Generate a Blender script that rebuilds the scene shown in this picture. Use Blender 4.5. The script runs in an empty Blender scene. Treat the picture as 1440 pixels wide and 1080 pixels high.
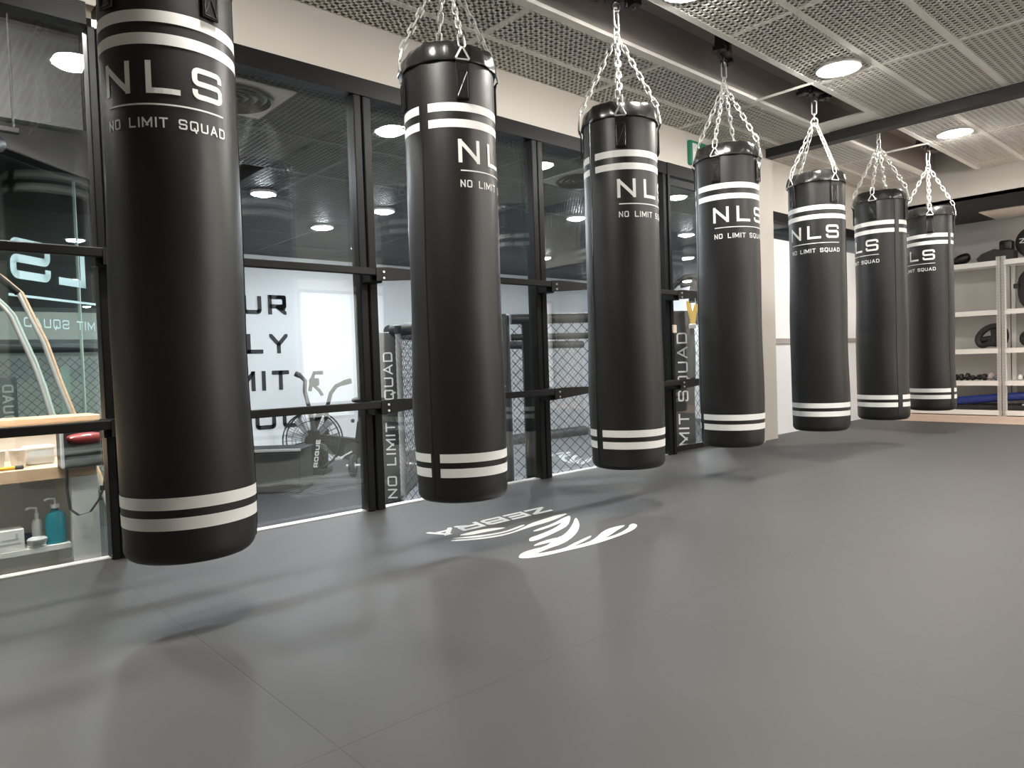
import bpy, bmesh, math, random
from mathutils import Vector, Matrix
random.seed(7)
PI = math.pi
SC = bpy.context.scene
COL = SC.collection
rad = math.radians

# ------------------------------------------------------------------ materials
def mat(name, col, rough=0.5, metal=0.0, spec=0.5, bump=0.0, bscale=60, emit=None, estr=0, coat=0, var=0.0, vscale=3):
    m = bpy.data.materials.new(name); m.use_nodes = True
    nt = m.node_tree; b = nt.nodes['Principled BSDF']
    b.inputs['Base Color'].default_value = (*col, 1)
    b.inputs['Roughness'].default_value = rough
    b.inputs['Metallic'].default_value = metal
    b.inputs['Specular IOR Level'].default_value = spec
    b.inputs['Coat Weight'].default_value = coat
    tc = nt.nodes.new('ShaderNodeTexCoord')
    if var:
        n = nt.nodes.new('ShaderNodeTexNoise'); n.inputs['Scale'].default_value = vscale; n.inputs['Detail'].default_value = 4
        nt.links.new(tc.outputs['Object'], n.inputs['Vector'])
        mx = nt.nodes.new('ShaderNodeMixRGB'); mx.blend_type = 'MIX'
        mx.inputs[1].default_value = (*[c * (1 - var) for c in col], 1); mx.inputs[2].default_value = (*[min(1, c * (1 + var)) for c in col], 1)
        nt.links.new(n.outputs['Fac'], mx.inputs[0]); nt.links.new(mx.outputs[0], b.inputs['Base Color'])
    if bump:
        n = nt.nodes.new('ShaderNodeTexNoise'); n.inputs['Scale'].default_value = bscale; n.inputs['Detail'].default_value = 5
        nt.links.new(tc.outputs['Object'], n.inputs['Vector'])
        bp = nt.nodes.new('ShaderNodeBump'); bp.inputs['Strength'].default_value = bump; bp.inputs['Distance'].default_value = 0.01
        nt.links.new(n.outputs['Fac'], bp.inputs['Height']); nt.links.new(bp.outputs[0], b.inputs['Normal'])
    if emit:
        b.inputs['Emission Color'].default_value = (*emit, 1); b.inputs['Emission Strength'].default_value = estr
    return m

def glass_mat(name, tint=(0.965, 0.975, 0.975), r0=0.045):
    m = bpy.data.materials.new(name); m.use_nodes = True
    nt = m.node_tree; nt.nodes.clear(); N = nt.nodes.new; L = nt.links.new
    out = N('ShaderNodeOutputMaterial'); mix = N('ShaderNodeMixShader'); tr = N('ShaderNodeBsdfTransparent'); gl = N('ShaderNodeBsdfGlossy')
    tr.inputs[0].default_value = (*tint, 1); gl.inputs['Roughness'].default_value = 0.0; gl.inputs[0].default_value = (0.95, 1, 1, 1)
    lw = N('ShaderNodeLayerWeight'); lw.inputs['Blend'].default_value = 0.5     # facing = 1-|cos|
    p = N('ShaderNodeMath'); p.operation = 'POWER'; p.inputs[1].default_value = 5
    L(lw.outputs['Facing'], p.inputs[0])
    ma = N('ShaderNodeMath'); ma.operation = 'MULTIPLY_ADD'; ma.inputs[1].default_value = 1 - r0; ma.inputs[2].default_value = r0
    L(p.outputs[0], ma.inputs[0]); L(ma.outputs[0], mix.inputs[0]); L(tr.outputs[0], mix.inputs[1]); L(gl.outputs[0], mix.inputs[2]); L(mix.outputs[0], out.inputs[0])
    return m

def floor_mat(name, col):
    """grey judo mats: 1 m grid of fine seams with a tiny groove"""
    m = mat(name, col, 0.52, spec=0.4, var=0.05, vscale=1.2)
    nt = m.node_tree; b = nt.nodes['Principled BSDF']; N = nt.nodes.new; L = nt.links.new
    tc = N('ShaderNodeTexCoord'); sep = N('ShaderNodeSeparateXYZ'); L(tc.outputs['Object'], sep.inputs[0])
    ds = []
    for k, off in ((0, 0.37), (1, 0.78)):
        a = N('ShaderNodeMath'); a.operation = 'ADD'; a.inputs[1].default_value = off + 20
        L(sep.outputs[k], a.inputs[0])
        pp = N('ShaderNodeMath'); pp.operation = 'PINGPONG'; pp.inputs[1].default_value = 0.5
        L(a.outputs[0], pp.inputs[0]); ds.append(pp)
    mn = N('ShaderNodeMath'); mn.operation = 'MINIMUM'; L(ds[0].outputs[0], mn.inputs[0]); L(ds[1].outputs[0], mn.inputs[1])
    lt = N('ShaderNodeMapRange'); lt.inputs['From Min'].default_value = 0.0008; lt.inputs['From Max'].default_value = 0.003
    L(mn.outputs[0], lt.inputs['Value'])
    mx = N('ShaderNodeMixRGB'); mx.inputs[1].default_value = (*[c * 0.75 for c in col], 1)
    old = b.inputs['Base Color'].links[0].from_socket
    L(lt.outputs[0], mx.inputs[0]); L(old, mx.inputs[2]); L(mx.outputs[0], b.inputs['Base Color'])
    n = N('ShaderNodeTexNoise'); n.inputs['Scale'].default_value = 900; L(tc.outputs['Object'], n.inputs['Vector'])
    ad = N('ShaderNodeMath'); ad.operation = 'MULTIPLY_ADD'; ad.inputs[1].default_value = 0.12
    L(n.outputs['Fac'], ad.inputs[0]); L(lt.outputs[0], ad.inputs[2])
    bp = N('ShaderNodeBump'); bp.inputs['Strength'].default_value = 0.15; bp.inputs['Distance'].default_value = 0.003
    L(ad.outputs[0], bp.inputs['Height']); L(bp.outputs[0], b.inputs['Normal'])
    return m

def wood_mat(name, c1, c2, rough=0.4, sc=(1.2, 14, 14)):
    m = mat(name, c1, rough); nt = m.node_tree; b = nt.nodes['Principled BSDF']; N = nt.nodes.new; L = nt.links.new
    tc = N('ShaderNodeTexCoord'); mp = N('ShaderNodeMapping'); mp.inputs['Scale'].default_value = sc
    n = N('ShaderNodeTexNoise'); n.inputs['Scale'].default_value = 3; n.inputs['Detail'].default_value = 6
    r = N('ShaderNodeValToRGB'); r.color_ramp.elements[0].color = (*c1, 1); r.color_ramp.elements[1].color = (*c2, 1)
    r.color_ramp.elements[0].position = .35; r.color_ramp.elements[1].position = .65
    L(tc.outputs['Object'], mp.inputs[0]); L(mp.outputs[0], n.inputs['Vector']); L(n.outputs['Fac'], r.inputs[0]); L(r.outputs[0], b.inputs['Base Color'])
    return m

M = {}
M['mat_floor'] = floor_mat('grey_mat', (0.068, 0.067, 0.067))
M['dark_floor'] = mat('rubber_floor', (0.030, 0.031, 0.033), 0.5, var=.15, vscale=9)
M['cage_floor'] = mat('cage_canvas', (0.20, 0.205, 0.215), 0.5)
M['wall'] = mat('beige_wall', (0.65, 0.615, 0.565), 0.7, bump=.03, bscale=120)
M['wall_white'] = mat('white_wall', (0.82, 0.83, 0.85), 0.7)
M['wall_grey'] = mat('grey_wall', (0.50, 0.49, 0.47), 0.7)
M['black_paint'] = mat('black_paint', (0.015, 0.016, 0.017), 0.6)
M['ceil'] = mat('ceiling_panel_paint', (0.88, 0.865, 0.81), 0.9, spec=.1)
M['ceil_dark'] = mat('dark_ceiling_paint', (0.10, 0.105, 0.11), 0.55)
M['plenum'] = mat('plenum_concrete', (0.34, 0.315, 0.30), 0.85, var=.25, vscale=2)
M['frame'] = mat('black_steel_frame', (0.007, 0.0075, 0.008), 0.42, spec=0.22)
M['rail'] = mat('dark_rail', (0.018, 0.017, 0.016), 0.5, spec=.25)
M['beam'] = mat('grey_steel_beam', (0.030, 0.032, 0.033), 0.5, spec=.3)
M['glass'] = glass_mat('clear_glass')
M['glass_green'] = glass_mat('green_glass', (0.80, 0.88, 0.84), 0.06)
M['leather'] = mat('black_vinyl', (0.0075, 0.0073, 0.007), 0.42, spec=0.55, bump=.06, bscale=18)
M['leather_shiny'] = mat('glossy_black_vinyl', (0.014, 0.0135, 0.013), 0.24, spec=0.6, bump=.15, bscale=14)
M['white_print'] = mat('white_print', (0.80, 0.80, 0.78), 0.45)
M['chrome'] = mat('zinc_plated_steel', (0.86, 0.86, 0.84), 0.30, metal=.75)
M['black_iron'] = mat('black_iron', (0.03, 0.028, 0.03), 0.5, metal=.3)
M['white_metal'] = mat('white_shelf_paint', (0.80, 0.79, 0.76), 0.45)
M['alu'] = mat('aluminium', (0.62, 0.62, 0.60), 0.4, metal=.7)
M['rubber'] = mat('black_rubber', (0.018, 0.018, 0.018), 0.5, bump=.1)
M['pad'] = mat('cage_pad_vinyl', (0.030, 0.031, 0.034), 0.45, bump=.05, bscale=20)
M['wire'] = mat('black_coated_wire', (0.02, 0.021, 0.022), 0.4)
M['rope'] = mat('rope_fibre', (0.30, 0.30, 0.31), 0.8)
M['text_dark'] = mat('charcoal_lettering', (0.030, 0.030, 0.033), 0.6)
M['wood'] = wood_mat('pale_oak', (0.62, 0.42, 0.26), (0.72, 0.52, 0.34))
M['woodfloor'] = wood_mat('pink_oak_floor', (0.62, 0.45, 0.35), (0.70, 0.52, 0.41))
M['white_lam'] = mat('white_laminate', (0.76, 0.77, 0.74), 0.5)
M['green'] = mat('exit_green', (0.01, 0.13, 0.075), 0.5, emit=(0.01, 0.2, 0.11), estr=.15)
M['exit_white'] = mat('exit_white', (0.75, 0.76, 0.70), 0.5)
M['teal_print'] = mat('pale_teal_print', (0.50, 0.68, 0.68), 0.5)
M['teal_liquid'] = mat('teal_plastic', (0.01, 0.22, 0.28), 0.2)
M['plastic_white'] = mat('white_plastic', (0.78, 0.78, 0.76), 0.35)
M['plastic_grey'] = mat('silver_grey_plastic', (0.48, 0.50, 0.50), 0.35)
M['red'] = mat('red_fabric', (0.20, 0.018, 0.018), 0.45)
M['yellow'] = mat('yellow_webbing', (0.65, 0.40, 0.02), 0.6)
M['blue'] = mat('blue_foam', (0.012, 0.030, 0.19), 0.35)
M['blue_dark'] = mat('navy_plastic', (0.015, 0.02, 0.12), 0.4)
M['beige_plastic'] = mat('beige_plastic', (0.70, 0.60, 0.50), 0.5)
M['grey_fabric'] = mat('grey_fabric', (0.22, 0.24, 0.28), 0.8)
M['pink'] = mat('pale_pink_fabric', (0.62, 0.50, 0.48), 0.8)
M['fan'] = mat('fan_blade_grey', (0.35, 0.36, 0.37), 0.4)
M['tape'] = mat('green_tint_alu', (0.45, 0.55, 0.48), 0.4)
M['lamp_warm'] = mat('lamp_diffuser', (.9, .9, .9), 0.5, emit=(1.0, 0.95, 0.88), estr=205)
M['lamp_cool'] = mat('cool_lamp_diffuser', (.9, .9, .9), 0.5, emit=(0.90, 0.95, 1.0), estr=262)
M['lamp_ring'] = mat('lamp_ring_white', (0.75, 0.74, 0.72), 0.4)
M['window_lit'] = mat('lit_window', (.8, .8, .8), 0.5, emit=(1.0, 0.97, 0.90), estr=.65)
M['panel_lit'] = mat('pale_ceiling_panel', (0.72, 0.66, 0.60), 0.6)

# ------------------------------------------------------------------ mesh builder
class MB:
    def __init__(s): s.bm = bmesh.new(); s.smooth = False
    def box(s, x0, x1, y0, y1, z0, z1, mtx=None):
        vs = [s.bm.verts.new((x, y, z)) for x in (x0, x1) for y in (y0, y1) for z in (z0, z1)]
        for f in ((0, 1, 3, 2), (4, 6, 7, 5), (0, 4, 5, 1), (2, 3, 7, 6), (0, 2, 6, 4), (1, 5, 7, 3)):
            s.bm.faces.new([vs[i] for i in f])
        if mtx is not None: bmesh.ops.transform(s.bm, matrix=mtx, verts=vs)
        return s
    def rbox(s, x0, x1, y0, y1, z0, z1, r=0.01, seg=2, mtx=None):
        t = bmesh.new()
        vs = [t.verts.new((x, y, z)) for x in (x0, x1) for y in (y0, y1) for z in (z0, z1)]
        for f in ((0, 1, 3, 2), (4, 6, 7, 5), (0, 4, 5, 1), (2, 3, 7, 6), (0, 2, 6, 4), (1, 5, 7, 3)): t.faces.new([vs[i] for i in f])
        bmesh.ops.bevel(t, geom=t.edges[:], offset=r, segments=seg, profile=.5, affect='EDGES')
        if mtx is not None: bmesh.ops.transform(t, matrix=mtx, verts=t.verts)
        s.merge(t); return s
    def merge(s, t):
        mp = {v: s.bm.verts.new(v.co) for v in t.verts}
        for f in t.faces:
            try: s.bm.faces.new([mp[v] for v in f.verts])
            except ValueError: pass
        t.free()
    def poly(s, pts):
        return s.bm.faces.new([s.bm.verts.new(p) for p in pts])
    def prism(s, pts, ax, a, b):
        """extrude polygon (2D) along axis ax from a to b"""
        def P(u, v, w): return {'x': (w, u, v), 'y': (u, w, v), 'z': (u, v, w)}[ax]
        A = [s.bm.verts.new(P(u, v, a)) for u, v in pts]; B = [s.bm.verts.new(P(u, v, b)) for u, v in pts]
        n = len(pts); fs = [s.bm.faces.new(A), s.bm.faces.new(B)]
        for i in range(n): s.bm.faces.new((A[i], A[(i + 1) % n], B[(i + 1) % n], B[i]))
        if n > 4: bmesh.ops.triangulate(s.bm, faces=fs)
        return s
    def lathe(s, prof, seg=24, c=(0, 0, 0), cap=True, rfun=None, mtx=None):
        rings = []
        for r, z in prof:
            ring = []
            for i in range(seg):
                a = 2 * PI * i / seg
                rr = rfun(r, z, a) if rfun else r
                ring.append(s.bm.verts.new((c[0] + rr * math.cos(a), c[1] + rr * math.sin(a), c[2] + z)))
            rings.append(ring)
        for A, B in zip(rings, rings[1:]):
            for i in range(seg): s.bm.faces.new((A[i], A[(i + 1) % seg], B[(i + 1) % seg], B[i]))
        if cap:
            s.bm.faces.new(rings[0][::-1]); s.bm.faces.new(rings[-1])
        if mtx is not None: bmesh.ops.transform(s.bm, matrix=mtx, verts=[v for r in rings for v in r])
        return s
    def tube(s, path, r, seg=8, closed=False, cap=True):
        P = [Vector(p) for p in path]; n = len(P)
        rr = r if isinstance(r, (list, tuple)) else [r] * n
        rings = []; up = None
        for i in range(n):
            if closed: t = (P[(i + 1) % n] - P[i - 1])
            else: t = P[min(i + 1, n - 1)] - P[max(i - 1, 0)]
            t = t.normalized() if t.length > 1e-9 else Vector((0, 0, 1))
            if up is None:
                up = Vector((0, 0, 1)) if abs(t.z) < .9 else Vector((1, 0, 0))
            a = (up - t * up.dot(t)); a = a.normalized() if a.length > 1e-6 else t.orthogonal().normalized()
            b = t.cross(a); up = a
            rings.append([s.bm.verts.new(P[i] + (a * math.cos(2 * PI * k / seg) + b * math.sin(2 * PI * k / seg)) * rr[i]) for k in range(seg)])
        m = n if closed else n - 1
        for i in range(m):
            A, B = rings[i], rings[(i + 1) % n]
            for k in range(seg): s.bm.faces.new((A[k], A[(k + 1) % seg], B[(k + 1) % seg], B[k]))
        if not closed and cap:
            s.bm.faces.new(rings[0][::-1]); s.bm.faces.new(rings[-1])
        return s
    def ribbon(s, path, w, side, t=0.003):
        """flat strap: rectangular section, width along 'side'"""
        P = [Vector(p) for p in path]; n = len(P); sd = Vector(side).normalized(); rings = []
        for i in range(n):
            tt = (P[min(i + 1, n - 1)] - P[max(i - 1, 0)]).normalized(); nn = tt.cross(sd)
            nn = nn.normalized() if nn.length > 1e-6 else Vector((1, 0, 0))
            rings.append([s.bm.verts.new(P[i] + sd * a * w / 2 + nn * b * t / 2) for a, b in ((-1, -1), (1, -1), (1, 1), (-1, 1))])
        for A, B in zip(rings, rings[1:]):
            for k in range(4): s.bm.faces.new((A[k], A[(k + 1) % 4], B[(k + 1) % 4], B[k]))
        s.bm.faces.new(rings[0][::-1]); s.bm.faces.new(rings[-1]); return s
    def blob(s, c, rx, ry, rz, e=1.0, seg=20, rot=None, wob=0, seed=0):
        t = bmesh.new(); bmesh.ops.create_uvsphere(t, u_segments=seg, v_segments=max(8, seg // 2), radius=1)
        sg = lambda v, p: math.copysign(abs(v) ** p, v)
        for v in t.verts:
            k = 1 + wob * (math.sin(v.co.x * 5 + seed) + math.sin(v.co.y * 6 + 2 * seed) + math.sin(v.co.z * 4 + seed * 3)) / 3
            v.co = Vector((sg(v.co.x, e) * rx * k, sg(v.co.y, e) * ry * k, sg(v.co.z, e) * rz * k))
        if rot is not None: bmesh.ops.transform(t, matrix=rot.to_4x4(), verts=t.verts)
        bmesh.ops.translate(t, vec=Vector(c), verts=t.verts); s.merge(t); return s
    def build(s, name, m, parent=None, smooth=False, loc=None):
        bmesh.ops.recalc_face_normals(s.bm, faces=s.bm.faces[:])
        me = bpy.data.meshes.new(name); s.bm.to_mesh(me); s.bm.free()
        if smooth:
            for p in me.polygons: p.use_smooth = True
            me.set_sharp_from_angle(angle=rad(40))
        me.materials.append(M[m] if isinstance(m, str) else m)
        o = bpy.data.objects.new(name, me); COL.objects.link(o)
        if parent is not None: o.parent = parent
        if loc is not None: o.location = loc
        return o

def tag(o, label=None, cat=None, group=None, kind=None):
    if label: o['label'] = label
    if cat: o['category'] = cat
    if group: o['group'] = group
    if kind: o['kind'] = kind
    return o
def thing(name, label, cat, loc=(0, 0, 0), rz=0, group=None):
    o = bpy.data.objects.new(name, None); COL.objects.link(o); o.location = loc; o.rotation_euler.z = rz; o.empty_display_size = .1
    return tag(o, label, cat, group)
def struct(o, label=None, cat=None):
    o['kind'] = 'structure'
    return tag(o, label, cat)
def sempty(name, loc=(0, 0, 0)):
    o = bpy.data.objects.new(name, None); COL.objects.link(o); o.location = loc; o['kind'] = 'structure'; return o
KIDS = {}
def copy_tree(o, parent=None):
    c = o.copy(); COL.objects.link(c)
    if parent is not None: c.parent = parent
    for ch in [x for x in ALL() if x.parent == o]: copy_tree(ch, c)
    return c
def ALL(): return list(COL.objects)

# ------------------------------------------------------------------ stroke lettering (wide techno caps)
def arc(cx, cy, r, a0, a1, n=4): return [(cx + r * math.cos(rad(a0 + (a1 - a0) * i / n)), cy + r * math.sin(rad(a0 + (a1 - a0) * i / n))) for i in range(n + 1)]
def glyph(ch, w, r=0.16):
    if ch == 'N': return [[(0, 0), (0, 1)], [(0, 1), (w, 0)], [(w, 0), (w, 1)]]
    if ch == 'L': return [[(0, 1), (0, 0)], [(0, 0), (w, 0)]]
    if ch == 'I': return [[(0, 0), (0, 1)]]
    if ch == 'T': return [[(0, 1), (w, 1)], [(w / 2, 1), (w / 2, 0)]]
    if ch == 'M': return [[(0, 0), (0, 1)], [(0, 1), (w / 2, .3)], [(w / 2, .3), (w, 1)], [(w, 1), (w, 0)]]
    if ch == 'S': return [[(w, .76), (w, 1 - r)] + arc(w - r, 1 - r, r, 0, 90) + arc(r, 1 - r, r, 90, 180) + arc(r, .5 + r, r, 180, 270) + arc(w - r, .5 - r, r, 90, 0) + arc(w - r, r, r, 0, -90) + arc(r, r, r, 270, 180) + [(0, .24)]]
    if ch in 'OQ':
        g = [arc(w - r, 1 - r, r, 0, 90) + arc(r, 1 - r, r, 90, 180) + arc(r, r, r, 180, 270) + arc(w - r, r, r, 270, 360) + [(w, 1 - r)]]
        if ch == 'Q': g.append([(w * .55, .22), (w * .75, -.22)])
        return g
    if ch == 'U': return [[(0, 1)] + arc(r, r, r, 180, 270) + arc(w - r, r, r, 270, 360) + [(w, 1)]]
    if ch == 'A': return [[(0, 0), (w / 2, 1)], [(w / 2, 1), (w, 0)], [(w * .2, .3), (w * .8, .3)]]
    if ch == 'D': return [[(0, 0), (0, 1)], [(0, 1)] + arc(w - .25, .75, .25, 90, 0) + arc(w - .25, .25, .25, 0, -90) + [(0, 0)]]
    if ch == 'Y': return [[(0, 1), (w / 2, .45)], [(w, 1), (w / 2, .45)], [(w / 2, .45), (w / 2, 0)]]
    if ch == 'R': return [[(0, 0), (0, 1)], [(0, 1)] + arc(w - .2, .8, .2, 90, 0) + arc(w - .2, .6, .2, 0, -90) + [(0, .4)], [(w * .45, .4), (w, 0)]]
    if ch == 'Z': return [[(0, 1), (w, 1)], [(w, 1), (0, 0)], [(0, 0), (w, 0)]]
    if ch == 'E': return [[(0, 0), (0, 1)], [(0, 1), (w, 1)], [(0, .5), (w * .9, .5)], [(0, 0), (w, 0)]]
    if ch == 'B': return [[(0, 0), (0, 1)], [(0, 1)] + arc(w - .2, .78, .22, 90, -90) + [(0, .56)], [(0, .5)] + arc(w - .2, .25, .25, 90, -90) + [(0, 0)]]
    if ch == 'G': return [[(w, .8)] + arc(w - r, 1 - r, r, 0, 90) + arc(r, 1 - r, r, 90, 180) + arc(r, r, r, 180, 270) + arc(w - r, r, r, 270, 360) + [(w, .5), (w * .5, .5)]]
    return []
def clip(poly, ax, lim, sgn):
    out = []
    for i in range(len(poly)):
        a, b = poly[i], poly[(i + 1) % len(poly)]
        ia, ib = sgn * (a[ax] - lim) <= 1e-9, sgn * (b[ax] - lim) <= 1e-9
        if ia: out.append(a)
        if ia != ib:
            t = (lim - a[ax]) / (b[ax] - a[ax]); out.append((a[0] + (b[0] - a[0]) * t, a[1] + (b[1] - a[1]) * t))
    return out
def strokes(ch, w, sw, step=0.25):
    """polygons of one letter in unit-height space, stroke half width sw"""
    hw = sw; P = []
    sx = lambda p: (p[0] / max(w, 1e-6) * (w - 2 * hw) + hw if w > 1e-6 else p[0], p[1] * (1 - 2 * hw) + hw)
    for line in glyph(ch, w):
        pts = [sx(p) for p in line]
        for i in range(len(pts) - 1):
            (x0, y0), (x1, y1) = pts[i], pts[i + 1]; L = math.hypot(x1 - x0, y1 - y0)
            if L < 1e-6: continue
            dx, dy = (x1 - x0) / L, (y1 - y0) / L; nx, ny = -dy * hw, dx * hw
            curved = len(pts) > 2
            ext = hw * (0.25 if curved else 1.0)
            if ch in 'AYNMZR' and abs(dx) > .05 and abs(dy) > .05: ext = hw * 2.5
            if ch == 'I': ext = hw
            a, b = -ext, L + ext; n = max(1, int((b - a) / step + .99))
            if ch == 'Y' and line[-1][1] > .4 and line[0][1] == 1: b = L + hw * .3
            if ch == 'Y' and line[0][1] < .5: a = -hw * .2
            if ch == 'R' and line[0][0] > 0 and len(line) == 2: a = -hw * .3
            for k in range(n):
                s0, s1 = a + (b - a) * k / n, a + (b - a) * (k + 1) / n
                q = [(x0 + dx * s0 + nx, y0 + dy * s0 + ny), (x0 + dx * s1 + nx, y0 + dy * s1 + ny), (x0 + dx * s1 - nx, y0 + dy * s1 - ny), (x0 + dx * s0 - nx, y0 + dy * s0 - ny)]
                lo = 0 if ch != 'Q' else -.4
                for c in ((1, 1, 1), (1, lo, -1), (0, max(w, 2 * hw), 1), (0, 0, -1)):
                    if len(q) >= 3: q = clip(q, *c)
                if len(q) >= 3: P.append(q)
    return P
WID = {'N': 1.0, 'L': .85, 'S': 1.0, 'O': 1.05, 'I': .14, 'M': 1.2, 'T': .95, 'Q': 1.05, 'U': 1.0, 'A': 1.05, 'D': 1.0, 'Y': 1.0, 'R': 1.0, 'Z': 1.0, 'E': .95, 'B': 1.0, 'G': 1.0, ' ': .55}
def text_polys(txt, height, width=None, sw=.07, gap=.28):
    """list of polygons (u,v) starting at u=0; if width given, letters are stretched to it"""
    ws = [WID[c] if c != 'I' else 2 * sw for c in txt]; tot = sum(ws) + gap * (len(txt) - 1)
    k = (width / height / tot) if width else 1.0
    out = []; x = 0
    for c, w0 in zip(txt, ws):
        w = w0 * k if c != 'I' else w0
        for q in strokes(c, w, sw): out.append([((x + a) * height, b * height) for a, b in q])
        x += w0 * k + gap * k
    return out
def add_text(mb, polys, fn):
    for q in polys:
        try: mb.poly([fn(u, v) for u, v in q])
        except ValueError: pass

# ------------------------------------------------------------------ SETTING: mat room
YW = 3.14; CZ = 2.43
struct(MB().box(-4, 7.8, -3, 3.2, -.04, 0).build('floor', 'mat_floor'))
struct(MB().box(7.8, 10, -3, 3.4, -.10, -.04).build('floor_boards', 'woodfloor')).name = 'floor'
struct(MB().box(-4, 7.8, 3.2, 3.215, -.6, -.005).box(-4, 10, 3.17, 3.2, -.6, -.045).build('trim_1', 'black_paint'))
struct(MB().box(-4, 5.36, YW - .02, YW + .10, 2.15, 2.75).box(5.73, 8, YW - .02, YW + .1, 1.98, 2.75).build('wall_back', 'wall'))
struct(MB().rbox(5.36, 5.74, 2.985, 3.36, -.03, 2.75, .006, 1).build('wall_column', 'wall')).name = 'wall_pillar'
struct(MB().box(9.6, 9.7, -3, 5, -.1, 2.75).build('wall_right', 'wall_grey'))
struct(MB().box(-4.1, -4, -3, 10, -.7, 2.75).build('wall_left', 'wall'))
rear = MB().box(-4, 4.45, -3.1, -3, -.04, 2.75).box(9.5, 9.7, -3.1, -3, -.1, 2.75).box(4.45, 9.5, -3.1, -3, 1.84, 2.75)
struct(rear.build('wall_front', 'wall'))
w = sempty('window_1', (4.45, -3.05, 0))
MB().box(0, 5.05, -.01, .0, 0.0, 1.84).build('pane', 'window_lit', w)
fr = MB()
for x in (0.0, 1.66, 3.36, 5.01): fr.box(x, x + .04, 0.0, .05, 0, 1.84)
fr.box(0, 5.05, 0, .05, 1.80, 1.84).box(0, 5.05, 0, .05, 0, .04); fr.build('window_frame', 'frame', w)

def lattice(mb, x0, x1, y0, y1, z, px=.0375, web=.0135, th=.003, jx=(), jy=(), bw=.018):
    n = int(round((x1 - x0) / px)); dx = (x1 - x0) / n
    for i in range(n + 1): mb.box(x0 + i * dx - web / 2, x0 + i * dx + web / 2, y0, y1, z, z + th)
    n = int(round((y1 - y0) / px)); dy = (y1 - y0) / n
    for i in range(n + 1): mb.box(x0, x1, y0 + i * dy - web / 2, y0 + i * dy + web / 2, z, z + th)
    for x in jx: mb.box(x - bw, x + bw, y0, y1, z - .0008, z + th)
    for y in jy: mb.box(x0, x1, y - bw, y + bw, z - .0014, z + th + .001)
JX = [2.45 + 1.06 * k for k in range(-6, 6) if -3.9 < 2.45 + 1.06 * k < 7.9]
mb = MB()
lattice(mb, -3.9, 7.98, -2.98, 2.06, CZ, jx=JX, jy=[1.69 - .4 * k for k in range(0, 12)])
lattice(mb, -3.9, 7.98, 2.48, 3.12, CZ, jx=JX, jy=[2.85])
mb.box(-3.9, 7.98, 2.045, 2.085, CZ - .002, CZ + .014).box(-3.9, 7.98, 2.445, 2.50, CZ - .004, CZ + .016)     # slot edge bands
mb.box(5.38, 5.62, 2.06, 2.47, CZ, CZ + .012)                                                                     # solid plate by the beam
struct(mb.build('ceiling', 'ceil'))
struct(MB().box(-4, 8, 2.079, 2.083, CZ, 2.66).box(-4, 8, 2.447, 2.451, CZ, 2.66).build('trim_2', 'plenum'))
struct(MB().box(-4, 9.7, -3, 3.3, 2.66, 2.76).build('ceiling_slab', 'plenum')).name = 'ceiling'
# dropped bulkhead and low soffit over the shelving
struct(MB().box(8.0, 8.08, -3, 3.2, 2.17, 2.66).build('wall_bulkhead', 'wall')).name = 'wall_bulkhead'
sf = MB().box(8.0, 9.6, -3, 3.2, 2.17, 2.19)
struct(sf.build('ceiling_soffit', 'frame')).name = 'ceiling'
pl = MB().box(8.88, 9.55, 1.1, 2.30, 2.158, 2.168).build('ceiling_tile', 'panel_lit'); tag(pl, 'pale flat square panel in the dark low ceiling above the shelving', 'ceiling panel')
bm_ = MB().box(5.625, 5.645, -3, 2.98, 2.36, 2.43).box(5.62, 5.72, -3, 2.98, 2.42, 2.43).box(5.62, 5.72, -3, 2.98, 2.355, 2.365).build('ceiling_beam', 'beam')
tag(bm_, 'dark grey steel beam crossing under the perforated ceiling from the pillar', 'beam')
for x, lb in ((4.51, 'thin pale rod bridging the ceiling slot above the fifth punching bag mount'), (6.60, 'thin pale rod bridging the ceiling slot behind the dark beam')):
    r = MB().tube([(x, 2.06, 2.428), (x, 2.49, 2.428)], .009, 8).build('ceiling_rod', 'ceil', smooth=True); tag(r, lb, 'rod', 'rods across the ceiling slot')

# ------------------------------------------------------------------ glass partition
def bay(n, x0, x1, zt=2.15, posts=(), zb=0):
    e = sempty('window_%d' % n, (x0, YW, zb)); W = x1 - x0; zt -= zb
    p = MB().box(.01, W - .01, -.006, -.001, .03, zt - .04).box(.01, W - .01, .022, .027, .03, zt - .04).build('pane', 'glass', e)
    MB().box(0, W, -.035, .045, zt - .085, zt).build('head_frame', 'frame', e)
    for a, b in posts: MB().rbox(a - x0, b - x0, -.03, .045, 0, zt - .085, .004, 1).build('mullion', 'frame', e)
    MB().box(0, W, -.012, .04, 0, .006).build('sill', 'alu', e)
    return e
bay(2, -4, .675, posts=((.675, .705),))
bay(3, .71, 1.87, posts=((.705, .735), (1.82, 1.862)))
bay(4, 1.87, 3.075, posts=((1.872, 1.918), (3.03, 3.072)))
bay(5, 3.075, 4.40, posts=((3.078, 3.122), (4.355, 4.40)))
bay(6, 5.74, 8.0, zt=1.98, zb=1.74, posts=((5.742, 5.775), (7.95, 8.0)))
struct(MB().box(5.74, 9.6, YW - .02, YW + .05, -.04, 1.74).box(8.0, 9.6, YW - .02, YW + .05, 1.74, 2.75).build('wall_side', 'wall_white'))
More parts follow.
